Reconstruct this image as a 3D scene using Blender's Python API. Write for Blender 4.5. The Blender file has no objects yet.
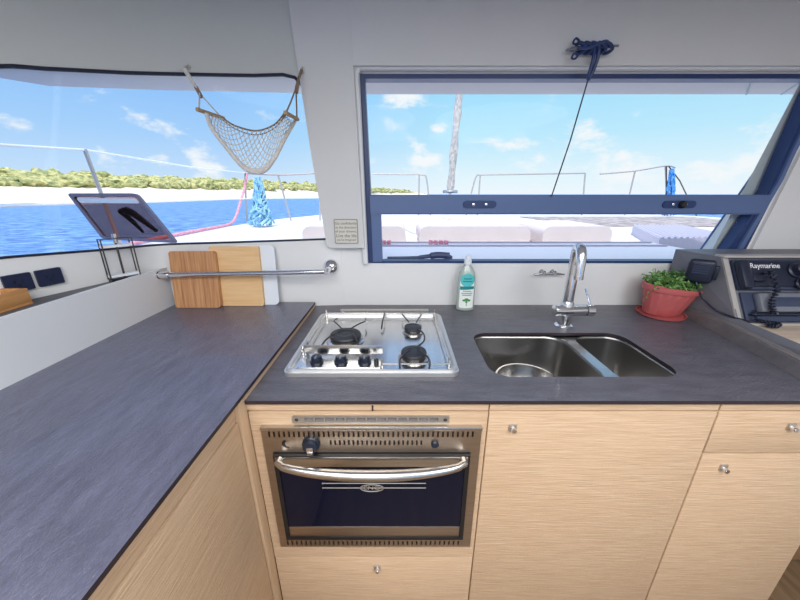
import bpy, bmesh, math, random
from mathutils import Vector, Matrix
random.seed(7)
SC = bpy.context.scene
COL = SC.collection
PI = math.pi

# ------------------------------------------------------------------ colours / materials
def lin(r, g, b):
    f = lambda c: (c/255/12.92) if c/255 <= .04045 else ((c/255+.055)/1.055)**2.4
    return (f(r), f(g), f(b), 1)

def mat(name, rgb, rough=.5, metal=0., var=0., vscale=8., stretch=(1, 1, 1), bump=0., bscale=60., spec=.5, rgb2=None,
        trans=0., emit=0., coat=0., detail=4., lo=.35, hi=.65):
    m = bpy.data.materials.new(name); m.use_nodes = True
    nt = m.node_tree; N = nt.nodes; L = nt.links
    b = N['Principled BSDF']
    b.inputs['Base Color'].default_value = lin(*rgb)
    b.inputs['Roughness'].default_value = rough
    b.inputs['Metallic'].default_value = metal
    b.inputs['Specular IOR Level'].default_value = spec
    b.inputs['Transmission Weight'].default_value = trans
    b.inputs['Coat Weight'].default_value = coat
    if var > 0 or rgb2 or bump > 0:
        tc = N.new('ShaderNodeTexCoord'); mp = N.new('ShaderNodeMapping')
        mp.inputs['Scale'].default_value = stretch
        L.new(tc.outputs['Object'], mp.inputs['Vector'])
    if var > 0 or rgb2:
        nz = N.new('ShaderNodeTexNoise'); nz.inputs['Scale'].default_value = vscale
        nz.inputs['Detail'].default_value = detail; nz.inputs['Roughness'].default_value = .6
        L.new(mp.outputs['Vector'], nz.inputs['Vector'])
        cr = N.new('ShaderNodeValToRGB')
        c1 = lin(*rgb)
        if rgb2: c2 = lin(*rgb2)
        else: c2 = tuple(min(1, c*(1-var)) for c in c1[:3])+(1,)
        cr.color_ramp.elements[0].position = lo; cr.color_ramp.elements[0].color = c2
        cr.color_ramp.elements[1].position = hi; cr.color_ramp.elements[1].color = c1
        L.new(nz.outputs['Fac'], cr.inputs['Fac']); L.new(cr.outputs['Color'], b.inputs['Base Color'])
    if bump > 0:
        n2 = N.new('ShaderNodeTexNoise'); n2.inputs['Scale'].default_value = bscale; n2.inputs['Detail'].default_value = 5
        L.new(mp.outputs['Vector'], n2.inputs['Vector'])
        bp = N.new('ShaderNodeBump'); bp.inputs['Strength'].default_value = bump; bp.inputs['Distance'].default_value = .01
        L.new(n2.outputs['Fac'], bp.inputs['Height']); L.new(bp.outputs['Normal'], b.inputs['Normal'])
    return m

def glass_mat(name, tint=(255, 255, 255), fres=1.0, rough=.02):
    m = bpy.data.materials.new(name); m.use_nodes = True
    nt = m.node_tree; N = nt.nodes; L = nt.links; N.clear()
    out = N.new('ShaderNodeOutputMaterial'); mix = N.new('ShaderNodeMixShader')
    tr = N.new('ShaderNodeBsdfTransparent'); tr.inputs['Color'].default_value = lin(*tint)
    gl = N.new('ShaderNodeBsdfGlossy'); gl.inputs['Roughness'].default_value = rough
    fr = N.new('ShaderNodeFresnel'); fr.inputs['IOR'].default_value = 1.12
    mu = N.new('ShaderNodeMath'); mu.operation = 'MULTIPLY'; mu.inputs[1].default_value = fres
    L.new(fr.outputs[0], mu.inputs[0]); L.new(mu.outputs[0], mix.inputs['Fac'])
    L.new(tr.outputs[0], mix.inputs[1]); L.new(gl.outputs[0], mix.inputs[2]); L.new(mix.outputs[0], out.inputs['Surface'])
    return m

M = {}
M['white'] = mat('white gelcoat', (222, 225, 229), .42, var=.03, vscale=3)
M['liner'] = mat('grey white liner', (208, 209, 210), .55, var=.04, vscale=2)
M['leftliner'] = mat('shade greyed liner', (196, 199, 196), .6, var=.05, vscale=2)  # white liner with the upper wall's shade mixed into its grey; reused on outer post
M['wall'] = mat('clean white panel', (226, 227, 228), .45, var=.03, vscale=3)
M['ceil'] = mat('ceiling panel', (214, 214, 212), .6)
M['slate'] = mat('slate laminate', (107, 106, 116), .31, rgb2=(74, 73, 83), vscale=8, stretch=(1.6, 6, 1), bump=.5, bscale=70, detail=9, lo=.25, hi=.78, spec=.8, coat=.15)
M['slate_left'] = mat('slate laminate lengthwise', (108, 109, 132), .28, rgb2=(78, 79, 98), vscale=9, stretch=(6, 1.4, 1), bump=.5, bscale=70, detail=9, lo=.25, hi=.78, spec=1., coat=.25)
M['slate_edge'] = mat('dark slab edge', (46, 38, 46), .5)
M['shelf_grey'] = mat('dark grey shelf laminate', (92, 92, 98), .5, var=.2, vscale=14)
M['woodx'] = mat('pale ash grain sideways', (212, 184, 154), .5, rgb2=(194, 164, 133), vscale=9, stretch=(1.5, 12, 24), bump=.25, bscale=14, detail=10, lo=.3, hi=.7)
M['woody'] = mat('pale ash grain lengthwise', (211, 183, 153), .5, rgb2=(191, 161, 130), vscale=9, stretch=(12, 1.5, 24), bump=.25, bscale=14, detail=10, lo=.3, hi=.7)
M['woodz'] = mat('pale ash grain upright', (208, 180, 149), .5, rgb2=(186, 155, 123), vscale=5, stretch=(14, 14, 1.2), detail=7, lo=.25, hi=.75)
M['woodin'] = mat('cabinet inside', (150, 116, 84), .7)
M['board_dark'] = mat('oiled striped board', (208, 158, 112), .5, rgb2=(160, 108, 70), vscale=9, stretch=(18, 3, .5), detail=5, lo=.3, hi=.7)
M['board_light'] = mat('bamboo board', (234, 198, 150), .5, rgb2=(216, 172, 120), vscale=5, stretch=(1, 3, 14), detail=5, lo=.3, hi=.7)
M['board_edge'] = mat('board dark edge', (112, 66, 34), .6)
M['plastic_white'] = mat('white plastic', (226, 232, 240), .4)
M['tray_wood'] = mat('tray wood', (206, 150, 92), .5, rgb2=(182, 124, 70), vscale=6, stretch=(12, 1, 8))
M['steel'] = mat('brushed steel', (205, 203, 200), .24, 1., var=.12, vscale=6, stretch=(1, 30, 30))
M['rimsteel'] = mat('satin rim steel', (222, 222, 222), .42, .9)
M['steel_hob'] = mat('hob steel', (214, 214, 214), .22, 1., var=.1, vscale=5, stretch=(14, 1, 1))
M['steel_face'] = mat('warm brushed steel', (190, 178, 166), .33, 1., var=.12, vscale=6, stretch=(1, 30, 30))
M['sinksteel'] = mat('satin sink steel', (172, 170, 168), .32, 1., var=.1, vscale=5)
M['chrome'] = mat('chrome', (232, 232, 234), .13, 1.)
M['tapchrome'] = mat('satin chrome', (236, 237, 240), .2, 1.)
M['alu'] = mat('aluminium', (196, 192, 186), .4, .85)
M['black'] = mat('black enamel', (22, 23, 28), .38)
M['cap'] = mat('burner cap enamel', (44, 46, 54), .45)
M['wire'] = mat('dark wire', (92, 88, 88), .35, .8)
M['knobblack'] = mat('knob plastic', (26, 34, 50), .3)
M['ovenglass'] = mat('dark oven glass', (8, 15, 38), .06, spec=.3)
M['blue_black'] = mat('blue black frame', (34, 56, 104), .4)
M['frame_blue'] = mat('slate blue frame', (84, 106, 150), .38)
M['frame_dark'] = mat('dark frame', (26, 30, 52), .4)
M['glass'] = glass_mat('window pane', (250, 253, 255), .9)
M['hatch_glass'] = glass_mat('violet acrylic', (202, 176, 172), .8)
M['sock'] = mat('socket plastic', (26, 34, 66), .35)
M['terracotta'] = mat('terracotta plastic', (186, 92, 92), .5, var=.12, vscale=12)
M['soil'] = mat('soil', (62, 44, 34), .95)
M['leaf'] = mat('leaf green', (150, 196, 116), .5, rgb2=(88, 146, 76), vscale=40)
M['stem'] = mat('brown stem', (98, 84, 54), .7)
M['bottle'] = mat('clear bottle', (226, 240, 234), .12, trans=.55)
M['label'] = mat('bottle label white', (234, 240, 236), .5)
M['teal'] = mat('teal print', (84, 192, 196), .5)
M['teal_dark'] = mat('dark teal print', (34, 130, 134), .5)
M['print_grey'] = mat('grey print', (150, 170, 172), .6)
M['print_green'] = mat('green print', (74, 142, 84), .6)
M['sign'] = mat('plaque cream', (208, 205, 196), .6)
M['ink'] = mat('plaque ink', (92, 86, 84), .7)
M['signedge'] = mat('plaque edge', (150, 144, 138), .6)
M['rope_grey'] = mat('grey cotton rope', (216, 213, 208), .9, var=.2, vscale=150)
M['rope_brown'] = mat('brown cord', (142, 122, 104), .9, var=.25, vscale=120)
M['spreader'] = mat('spreader wood', (172, 146, 112), .7)
M['console'] = mat('grey taupe console', (114, 115, 124), .5, var=.15, vscale=9)
M['console_trim'] = mat('console light trim', (172, 168, 166), .5)
M['radio'] = mat('radio plastic', (52, 62, 88), .45)
M['radio_dark'] = mat('radio dark plastic', (28, 34, 54), .4)
M['radio_grey'] = mat('radio grey plastic', (112, 116, 128), .45)
M['hatchframe'] = mat('violet grey frame', (124, 116, 136), .45)
M['letter'] = mat('white letters', (240, 242, 246), .5)
M['beige'] = mat('beige chart shelf', (206, 190, 174), .55, rgb2=(188, 168, 150), vscale=6, stretch=(1, 10, 1))
M['lip'] = mat('grey raised edging', (120, 116, 118), .5, rgb2=(100, 96, 98), vscale=12, stretch=(6, 1, 1))
M['floor'] = mat('brown floor', (134, 110, 84), .5, rgb2=(108, 88, 64), vscale=5, stretch=(10, 1, 1))
M['deck'] = mat('white deck', (238, 234, 228), .5, var=.03, vscale=3)
M['coaming'] = mat('white coaming', (242, 240, 242), .5)
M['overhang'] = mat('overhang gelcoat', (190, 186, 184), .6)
M['cushion'] = mat('pale cushion', (228, 214, 208), .8, var=.05, vscale=8)
M['tramp'] = mat('brown grey net', (190, 178, 170), .9, rgb2=(140, 128, 124), vscale=9, lo=.4, hi=.6)
M['padgrey'] = mat('pale grey padding', (196, 192, 204), .8)
M['rail'] = mat('stainless rail', (222, 218, 214), .2, .9)
M['railout'] = mat('pale stainless rail', (186, 178, 172), .4, .2)
M['lifeline'] = mat('white lifeline', (238, 238, 238), .5)
M['sail'] = mat('furled sail cloth', (240, 226, 210), .8, rgb2=(188, 172, 158), vscale=9, stretch=(3, 3, 1.5))
M['netblue'] = mat('blue netting', (96, 172, 214), .8, rgb2=(190, 222, 232), vscale=30)
M['netblue2'] = mat('bright blue rope', (30, 120, 206), .8, rgb2=(120, 190, 236), vscale=20)
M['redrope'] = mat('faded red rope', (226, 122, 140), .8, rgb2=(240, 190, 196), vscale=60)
M['wiper'] = mat('wiper', (62, 66, 98), .5)
M['sand'] = mat('sand', (240, 226, 204), .9, var=.06, vscale=.2)
M['scrub'] = mat('scrub leaves', (212, 200, 134), .9, rgb2=(142, 148, 92), vscale=.5, detail=12, lo=.42, hi=.58)

# sea: rippled water
def sea_mat():
    m = bpy.data.materials.new('sea water'); m.use_nodes = True
    nt = m.node_tree; N = nt.nodes; L = nt.links; b = N['Principled BSDF']
    tc = N.new('ShaderNodeTexCoord')
    mp = N.new('ShaderNodeMapping'); mp.inputs['Scale'].default_value = (.5, .9, 1); mp.inputs['Rotation'].default_value = (0, 0, .5)
    L.new(tc.outputs['Object'], mp.inputs['Vector'])
    nz = N.new('ShaderNodeTexNoise'); nz.inputs['Scale'].default_value = 1.6; nz.inputs['Detail'].default_value = 8; nz.inputs['Roughness'].default_value = .65
    L.new(mp.outputs['Vector'], nz.inputs['Vector'])
    cr = N.new('ShaderNodeValToRGB')
    cr.color_ramp.elements[0].position = .40; cr.color_ramp.elements[0].color = lin(50, 98, 162)
    cr.color_ramp.elements[1].position = .60; cr.color_ramp.elements[1].color = lin(124, 170, 214)
    L.new(nz.outputs['Fac'], cr.inputs['Fac']); L.new(cr.outputs['Color'], b.inputs['Base Color'])
    bp = N.new('ShaderNodeBump'); bp.inputs['Strength'].default_value = .8; bp.inputs['Distance'].default_value = .25
    L.new(nz.outputs['Fac'], bp.inputs['Height']); L.new(bp.outputs['Normal'], b.inputs['Normal'])
    b.inputs['Roughness'].default_value = .35; b.inputs['Specular IOR Level'].default_value = .25
    return m
M['sea'] = sea_mat()

# ------------------------------------------------------------------ mesh helpers
def worig(o):
    v = Vector((0, 0, 0))
    while o is not None:
        v += Vector(o.location); o = o.parent
    return v

def obj(name, bm, material, parent=None, smooth=True, label=None, mats=None):
    bmesh.ops.remove_doubles(bm, verts=bm.verts, dist=1e-6)
    bmesh.ops.recalc_face_normals(bm, faces=bm.faces)
    if parent is not None:
        off = worig(parent)
    else:
        xs = [v.co for v in bm.verts]
        off = Vector(((min(c.x for c in xs)+max(c.x for c in xs))/2, (min(c.y for c in xs)+max(c.y for c in xs))/2, min(c.z for c in xs)))
    for v in bm.verts: v.co -= off
    me = bpy.data.meshes.new(name); bm.to_mesh(me); bm.free()
    for mm in (mats or [material]): me.materials.append(mm)
    if smooth:
        for p in me.polygons: p.use_smooth = True
        try: me.set_sharp_from_angle(angle=math.radians(35))
        except Exception: pass
    o = bpy.data.objects.new(name, me); COL.objects.link(o)
    if parent is not None: o.parent = parent
    else: o.location = off
    if label: o['label'] = label
    return o

def thing(name, label, cat, loc=(0, 0, 0), group=None):
    o = bpy.data.objects.new(name, None); COL.objects.link(o); o.location = loc
    o.empty_display_size = .02
    o['label'] = label; o['category'] = cat
    if group: o['group'] = group
    return o

def tag(o, label, cat, group=None, kind=None):
    o['label'] = label; o['category'] = cat
    if group: o['group'] = group
    if kind: o['kind'] = kind
    return o

def struct(name, bm, m, parent=None, label=None, smooth=True):
    o = obj(name, bm, m, parent, smooth)
    if parent is None: o['kind'] = 'structure'
    if label: o['label'] = label
    return o

def B(): return bmesh.new()

def box(bm, x0, x1, y0, y1, z0, z1, bev=0., seg=2, mtx=None):
    vs = [bm.verts.new((x, y, z)) for x in (x0, x1) for y in (y0, y1) for z in (z0, z1)]
    fs = [bm.faces.new([vs[i] for i in q]) for q in ((0, 1, 3, 2), (4, 6, 7, 5), (0, 4, 5, 1), (2, 3, 7, 6), (0, 2, 6, 4), (1, 5, 7, 3))]
    new = vs
    if bev > 0:
        es = list({e for f in fs for e in f.edges})
        r = bmesh.ops.bevel(bm, geom=es, offset=bev, segments=seg, affect='EDGES', profile=.5)
        new = list({v for f in r['faces'] for v in f.verts} | {v for v in vs if v.is_valid})
    if mtx is not None:
        bmesh.ops.transform(bm, matrix=mtx, verts=new)
    return new

def frame_of(d):
    d = Vector(d).normalized()
    a = Vector((0, 0, 1)) if abs(d.z) < .9 else Vector((1, 0, 0))
    u = d.cross(a).normalized(); w = d.cross(u).normalized()
    return u, w

def tube(bm, pts, r, n=10, closed=False, caps=True):
    pts = [Vector(p) for p in pts]
    rs = r if isinstance(r, (list, tuple)) else [r]*len(pts)
    rings = []; prev = None
    for i, p in enumerate(pts):
        if closed: d = pts[(i+1) % len(pts)]-pts[i-1]
        else: d = pts[min(i+1, len(pts)-1)]-pts[max(i-1, 0)]
        if d.length < 1e-9: d = Vector((0, 0, 1))
        d.normalize()
        if prev is None: u, w = frame_of(d)
        else:
            u = prev-d*prev.dot(d)
            if u.length < 1e-6: u, w = frame_of(d)
            u.normalize(); w = d.cross(u)
        prev = u
        rings.append([bm.verts.new(p+(u*math.cos(2*PI*k/n)+w*math.sin(2*PI*k/n))*rs[i]) for k in range(n)])
    m = len(rings)
    for i in range(m if closed else m-1):
        a, b = rings[i], rings[(i+1) % m]
        for k in range(n): bm.faces.new((a[k], a[(k+1) % n], b[(k+1) % n], b[k]))
    if caps and not closed:
        bm.faces.new(rings[0][::-1]); bm.faces.new(rings[-1])

def smooth_path(pts, n=8):
    P = [Vector(p) for p in pts]; out = []
    Q = [P[0]]+P+[P[-1]]
    for i in range(1, len(Q)-2):
        for k in range(n):
            t = k/n; a, b, c, d = Q[i-1:i+3]
            out.append(.5*((2*b)+(c-a)*t+(2*a-5*b+4*c-d)*t*t+(3*b-a-3*c+d)*t**3))
    out.append(P[-1]); return out

def lathe(bm, prof, c=(0, 0, 0), n=32, axis='Z', sx=1., sy=1., mtx=None):
    rings = []; new = []
    for r, h in prof:
        ring = []
        for k in range(n):
            a = 2*PI*k/n; x, y = r*math.cos(a)*sx, r*math.sin(a)*sy
            p = {'Z': (x, y, h), 'Y': (x, h, y), 'X': (h, x, y)}[axis]
            ring.append(bm.verts.new(Vector(p)+Vector(c)))
        rings.append(ring); new += ring
    for a, b in zip(rings, rings[1:]):
        for k in range(n): bm.faces.new((a[k], a[(k+1) % n], b[(k+1) % n], b[k]))
    bm.faces.new(rings[0][::-1]); bm.faces.new(rings[-1])
    if mtx is not None: bmesh.ops.transform(bm, matrix=mtx, verts=new)
    return new

def rrect(x0, y0, x1, y1, r, n=6):
    out = []
    for cx, cy, a0 in ((x1-r, y1-r, 0), (x0+r, y1-r, 90), (x0+r, y0+r, 180), (x1-r, y0+r, 270)):
        for k in range(n+1):
            a = math.radians(a0+90*k/n); out.append((cx+r*math.cos(a), cy+r*math.sin(a)))
    return out

def plate(bm, outer, holes, f, d0, d1, cuts=()):
    """flat plate with holes: f(u, v, d) maps to space, from depth d0 to d1"""
    tb = bmesh.new(); es = []
    for lp in [outer]+list(holes):
        vs = [tb.verts.new((u, v, 0)) for u, v in lp]
        es += [tb.edges.new((vs[i], vs[(i+1) % len(vs)])) for i in range(len(vs))]
    bmesh.ops.triangle_fill(tb, edges=es, use_beauty=True, use_dissolve=False)
    for c in cuts:
        bmesh.ops.bisect_plane(tb, geom=tb.verts[:]+tb.edges[:]+tb.faces[:], plane_co=(c, 0, 0), plane_no=(1, 0, 0))
    tb.verts.index_update()
    vv = [v.co.copy() for v in tb.verts]
    ff = [[v.index for v in fc.verts] for fc in tb.faces]
    be = [[v.index for v in e.verts] for e in tb.edges if len(e.link_faces) == 1]
    tb.free()
    A = [bm.verts.new(f(c.x, c.y, d0)) for c in vv]; Bv = [bm.verts.new(f(c.x, c.y, d1)) for c in vv]
    for t in ff:
        bm.faces.new([A[i] for i in t]); bm.faces.new([Bv[i] for i in t[::-1]])
    for i, j in be: bm.faces.new((A[i], A[j], Bv[j], Bv[i]))
    return A+Bv

FY = lambda u, v, d: Vector((u, d, v))       # plate facing the viewer (u = X, v = Z, depth = Y)
FZ = lambda u, v, d: Vector((u, v, d))       # lying plate
FX = lambda u, v, d: Vector((d, u, v))       # plate facing sideways (u = Y, v = Z)

def strip(bm, pts_lo, pts_hi, off):
    """wall strip along a plan polyline, thickness by the offset function"""
    n = len(pts_lo)
    a = [bm.verts.new(p) for p in pts_lo]; b = [bm.verts.new(p) for p in pts_hi]
    c = [bm.verts.new(Vector(p)+off[i]) for i, p in enumerate(pts_lo)]; d = [bm.verts.new(Vector(p)+off[i]) for i, p in enumerate(pts_hi)]
    for i in range(n-1):
        for q in ((a, b), (c, d), (a, c), (b, d)):
            bm.faces.new((q[0][i], q[0][i+1], q[1][i+1], q[1][i]))
    for i in (0, n-1): bm.faces.new((a[i], b[i], d[i], c[i]))

def text(name, s, size, mtx, m, parent, depth=.0004, align='CENTER', sx=1., label=None):
    cu = bpy.data.curves.new(name, 'FONT'); cu.body = s; cu.size = size; cu.extrude = depth; cu.align_x = align; cu.align_y = 'CENTER'
    to = bpy.data.objects.new(name, cu); COL.objects.link(to)
    dg = bpy.context.evaluated_depsgraph_get()
    me = bpy.data.meshes.new_from_object(to.evaluated_get(dg))
    bpy.data.objects.remove(to); bpy.data.curves.remove(cu)
    bm = B(); bm.from_mesh(me); bpy.data.meshes.remove(me)
    bmesh.ops.transform(bm, matrix=mtx @ Matrix.Diagonal((sx, 1, 1, 1)), verts=bm.verts)
    return obj(name, bm, m, parent, smooth=False, label=label)

def face_mtx(pos, rx=90, rz=0):
    return Matrix.Translation(pos) @ Matrix.Rotation(math.radians(rz), 4, 'Z') @ Matrix.Rotation(math.radians(rx), 4, 'X')

# ================================================================== THE ROOM
# --- left shell: plan line of the hull side and the front, with sill and window-head heights
LP3 = [(-1.66, -1.6, 1.17), (-1.117, .30, 1.17), (-.981, .754, 1.167), (-.945, .874, 1.158), (-.919, .96, 1.1515),
       (-.895, 1.04, 1.147), (-.878, 1.085, 1.145), (-.866, 1.104, 1.1442), (-.848, 1.121, 1.1435), (-.815, 1.134, 1.144),
       (-.60, 1.140, 1.149), (-.22, 1.165, 1.159)]
HP = [(-1.8, -1.6, 1.48), (-1.7, -0.2, 1.49), (-1.5, 0.4, 1.51), (-1.25, 0.74, 1.55), (-0.994, 0.925, 1.615), (-0.955, 0.959, 1.622), (-0.905, 0.988, 1.628), (-0.835, 1.032, 1.637), (-0.775, 1.063, 1.643), (-0.69, 1.086, 1.648), (-0.52, 1.13, 1.658), (-0.34, 1.142, 1.66), (-0.22, 1.143, 1.664)]
def resample(P, n):
    P = [Vector(p) for p in P]; acc = [0]
    for a, b in zip(P, P[1:]): acc.append(acc[-1]+(b-a).length)
    out = []; k = 0
    for i in range(n):
        d = acc[-1]*i/(n-1)
        while k < len(P)-2 and acc[k+1] < d: k += 1
        out.append(P[k].lerp(P[k+1], (d-acc[k])/(acc[k+1]-acc[k])))
    return out
LO = resample(LP3, 64)
HI = resample(smooth_path(HP, 6), 64)
def outward(P):
    O = []
    for i in range(len(P)):
        d = P[min(i+1, len(P)-1)]-P[max(i-1, 0)]; d.z = 0; d.normalize(); O.append(Vector((-d.y, d.x, 0)))
    return O
OL = outward(LO); OH = outward(HI)
bm = B()
strip(bm, [Vector((p.x, p.y, 0)) for p in LO], LO, [o*.035 for o in OL])
struct('wall_left', bm, M['wall'], label='white cabin wall below the wraparound window')
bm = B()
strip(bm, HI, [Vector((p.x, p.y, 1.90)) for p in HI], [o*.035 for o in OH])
struct('trim_8', bm, M['leftliner'], label='shade greyed liner above the wraparound window')  # shade of the upper left wall is held in this grey

# --- window 1 (left, wraparound)
w1 = bpy.data.objects.new('window_1', None); COL.objects.link(w1); w1['kind'] = 'structure'
UPZ = Vector((0, 0, .01))
bm = B()
n = len(LO)
a = [bm.verts.new(p+o*.016-UPZ) for p, o in zip(LO, OL)]; b = [bm.verts.new(p+o*.016+UPZ) for p, o in zip(HI, OH)]
c = [bm.verts.new(p+o*.022-UPZ) for p, o in zip(LO, OL)]; d = [bm.verts.new(p+o*.022+UPZ) for p, o in zip(HI, OH)]
for i in range(n-1):
    for q in ((a, b), (c, d), (a, c), (b, d)): bm.faces.new((q[0][i], q[0][i+1], q[1][i+1], q[1][i]))
for i in (0, n-1): bm.faces.new((a[i], b[i], d[i], c[i]))
struct('window_pane', bm, M['glass'], w1)
bm = B()
tube(bm, [p-o*.001 for p, o in zip(HI, OH) if p.x < -.40]+[Vector((-.36, 1.138, 1.662)), Vector((-.325, 1.139, 1.655)), Vector((-.305, 1.14, 1.635)), Vector((-.296, 1.141, 1.60))], .005, 8)
struct('gasket', bm, M['frame_dark'], w1)
bm = B()
tube(bm, [p-o*.001 for p, o in zip(LO, OL)], .0035, 8)
struct('sill_seal', bm, M['frame_dark'], w1)

# --- right front wall with its window opening
FW = 1.168
open_ = [(-.118, 1.066), (1.280, 1.066), (1.370, 1.674), (-.126, 1.674)]
bm = B()
plate(bm, [(-.25, 0), (2.3, 0), (2.3, 1.90), (-.25, 1.90)], [open_], FY, FW, FW+.035)
struct('wall_front', bm, M['wall'], label='white front wall behind the sink')
bm = B(); box(bm, 2.28, 2.31, -1.6, 1.2, 0, 1.9); struct('wall_right', bm, M['wall'])
bm = B(); plate(bm, [(-1.85, 0), (2.31, 0), (2.31, 1.9), (-1.85, 1.9)], [[(.15, .05), (1.45, .05), (1.45, 1.82), (.15, 1.82)]], FY, -1.75, -1.70); struct('wall_back', bm, M['wall'], label='white cabin wall with open doorway')
# upper liner over the right window
bm = B(); plate(bm, [(-.16, 1.684), (2.28, 1.684), (2.28, 1.862), (-.16, 1.862)], [], FY, 1.1315, FW)
struct('trim_1', bm, M['liner'], label='grey white liner panel above the right window')
# pillar cover
bm = B()
pil = [(-.322, 1.862), (-.316, 1.75), (-.310, 1.67), (-.292, 1.44), (-.264, 1.15), (-.258, 1.137), (-.245, 1.13), (-.128, 1.13), (-.135, 1.40), (-.142, 1.69), (-.147, 1.862)]
plate(bm, pil, [], FY, 1.130, 1.168)
struct('trim_2', bm, M['liner'], label='white pillar panel between the two windows')
# bead round the right window
bm = B()
bead = smooth_path([(-.128, 1.152, 1.068), (-.131, 1.152, 1.30), (-.134, 1.152, 1.55), (-.137, 1.152, 1.655), (-.130, 1.152, 1.680), (-.105, 1.152, 1.687), (.3, 1.152, 1.687), (1.42, 1.152, 1.687)], 6)
tube(bm, bead, .010, 8)
struct('trim_3', bm, M['white'], label='white bead around the right window')
# pale post right of the slanted frame
bm = B(); plate(bm, [(1.290, 1.066), (2.2, 1.066), (2.2, 1.692), (1.384, 1.692)], [], FY, FW-.012, FW)
struct('trim_4', bm, M['wall'], label='white cabin side right of the slanted frame')

# --- window 2 (right)
w2 = bpy.data.objects.new('window_2', None); COL.objects.link(w2); w2['kind'] = 'structure'; w2.location = (.5, 1.17, 1.066)
bm = B()
fr_out = [(-.120, 1.067), (1.278, 1.067), (1.345, 1.48), (1.372, 1.673), (-.126, 1.673)]
fr_in = [(-.098, 1.0755), (1.203, 1.0755), (1.262, 1.24), (1.294, 1.33), (1.325, 1.660), (-.112, 1.660)]
plate(bm, fr_out, [fr_in], FY, 1.166, 1.205)
struct('window_frame', bm, M['blue_black'], w2)
bm = B()
plate(bm, [(1.236, 1.067), (1.254, 1.067), (1.322, 1.36), (1.352, 1.66), (1.340, 1.66), (1.308, 1.36)], [], FY, 1.158, 1.17)
struct('frame_rib', bm, M['frame_blue'], w2)
bm = B()
plate(bm, [(-.104, 1.245), (1.270, 1.245), (1.292, 1.3115), (-.105, 1.3115)], [], FY, 1.150, 1.20)
bmesh.ops.bevel(bm, geom=[e for e in bm.edges if abs(e.verts[0].co.z-e.verts[1].co.z) < .01 and abs(e.verts[0].co.y-e.verts[1].co.y) < 1e-4], offset=.004, segments=2, affect='EDGES')
struct('window_transom', bm, M['frame_blue'], w2, label='slate blue crossbar')
bm = B()
plate(bm, [(-.101, 1.074), (-.066, 1.074), (-.068, 1.246), (-.103, 1.246)], [], FY, 1.158, 1.195)
struct('lower_stile', bm, M['frame_blue'], w2)
bm = B(); plate(bm, [(-.11, 1.30), (1.290, 1.30), (1.332, 1.665), (-.115, 1.665)], [], FY, 1.184, 1.189)
struct('upper_pane', bm, M['glass'], w2)
bm = B(); plate(bm, [(-.07, 1.07), (1.205, 1.07), (1.245, 1.26), (-.07, 1.26)], [], FY, 1.178, 1.183)
struct('lower_pane', bm, M['glass'], w2)
for cx in (.279, .977):
    bm = B(); plate(bm, rrect(cx-.058, 1.267, cx+.058, 1.292, .012), [], FY, 1.146, 1.151)
    p = struct('lock_plate', bm, M['blue_black'], w2)
    for dx in (-.022, .022):
        bm = B(); lathe(bm, [(.005, 0), (.005, -.002), (.003, -.003)], (cx+dx, 1.146, 1.2795), 12, 'Y')
        struct('screw', bm, M['chrome'], p)
bm = B()
lathe(bm, [(.013, 0), (.013, -.006), (.009, -.012), (.004, -.013)], (.985, 1.146, 1.2795), 16, 'Y')
struct('lock_button', bm, M['black'], w2)
# outer side post of the window reveal (outside, right)
bm = B()
vs = [(1.196, 1.21, 1.07), (1.318, 1.21, 1.66), (1.53, 1.36, 1.66), (1.297, 1.36, 1.06)]
a = [bm.verts.new(v) for v in vs]; b = [bm.verts.new(Vector(v)+Vector((.06, .01, 0))) for v in vs]
bm.faces.new(a); bm.faces.new(b[::-1])
for i in range(4): bm.faces.new((a[i], a[(i+1) % 4], b[(i+1) % 4], b[i]))
struct('trim_5', bm, M['leftliner'], label='white outside post beyond the slanted window frame')
bm = B(); tube(bm, [(1.297, 1.362, 1.06), (1.53, 1.362, 1.66)], .005, 8)
struct('trim_6', bm, M['frame_blue'], label='thin dark edge of the outside post')

# --- low wall and recess shelf on the left
bm = B(); plate(bm, [(-1.6, .84), (1.135, .84), (1.135, 1.063), (-1.6, 1.063)], [], FX, -.862, -.845)
struct('wall_ledge', bm, M['white'], label='low white wall between worktop and recess')
bm = B()
sh = [(p.x+.004, p.y) for p in LO if p.x < -.858]
plate(bm, [(-.862, -1.6)]+sh+[(-.862, 1.112)], [], FZ, 1.03, 1.052)
struct('trim_7', bm, M['shelf_grey'], label='dark grey shelf floor of the recess')
# --- ceiling, floor, overhang
bm = B(); box(bm, -2.0, 2.32, -1.9, 1.20, 1.862, 1.93); struct('ceiling', bm, M['ceil'])
bm = B(); box(bm, -1.85, 2.3, -3.2, 1.16, -.03, 0); struct('floor', bm, M['floor'])
bm = B()
ov = [(-1.82, -1.6), (-1.58, .40), (-1.30, .76), (-1.02, .955), (-.70, 1.12), (-.2, 1.185), (1.45, 1.203), (2.3, 1.203)]
oo = [(-2.2, -1.7), (-1.98, .55), (-1.42, 1.307), (-1.336, 1.396), (-.93, 1.445), (-.2, 1.50), (1.35, 1.50), (2.5, 1.50)]
n = len(ov)
def ovz(i): return 1.668 if i > 4 else 1.664-.02*(4-i)
inn = [(x, y, ovz(i)) for i, (x, y) in enumerate(ov)]; outr = [(x, y, 1.704) for x, y in oo]
lo_i = [bm.verts.new(p) for p in inn]; lo_o = [bm.verts.new(p) for p in outr]
hi_i = [bm.verts.new((p[0], p[1], 1.79)) for p in inn]; hi_o = [bm.verts.new((p[0], p[1], 1.76)) for p in outr]
for i in range(n-1):
    for q in ((lo_i, lo_o), (lo_o, hi_o), (hi_o, hi_i), (hi_i, lo_i)):
        bm.faces.new((q[0][i], q[0][i+1], q[1][i+1], q[1][i]))
for i in (0, n-1): bm.faces.new((lo_i[i], lo_o[i], hi_o[i], hi_i[i]))
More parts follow.
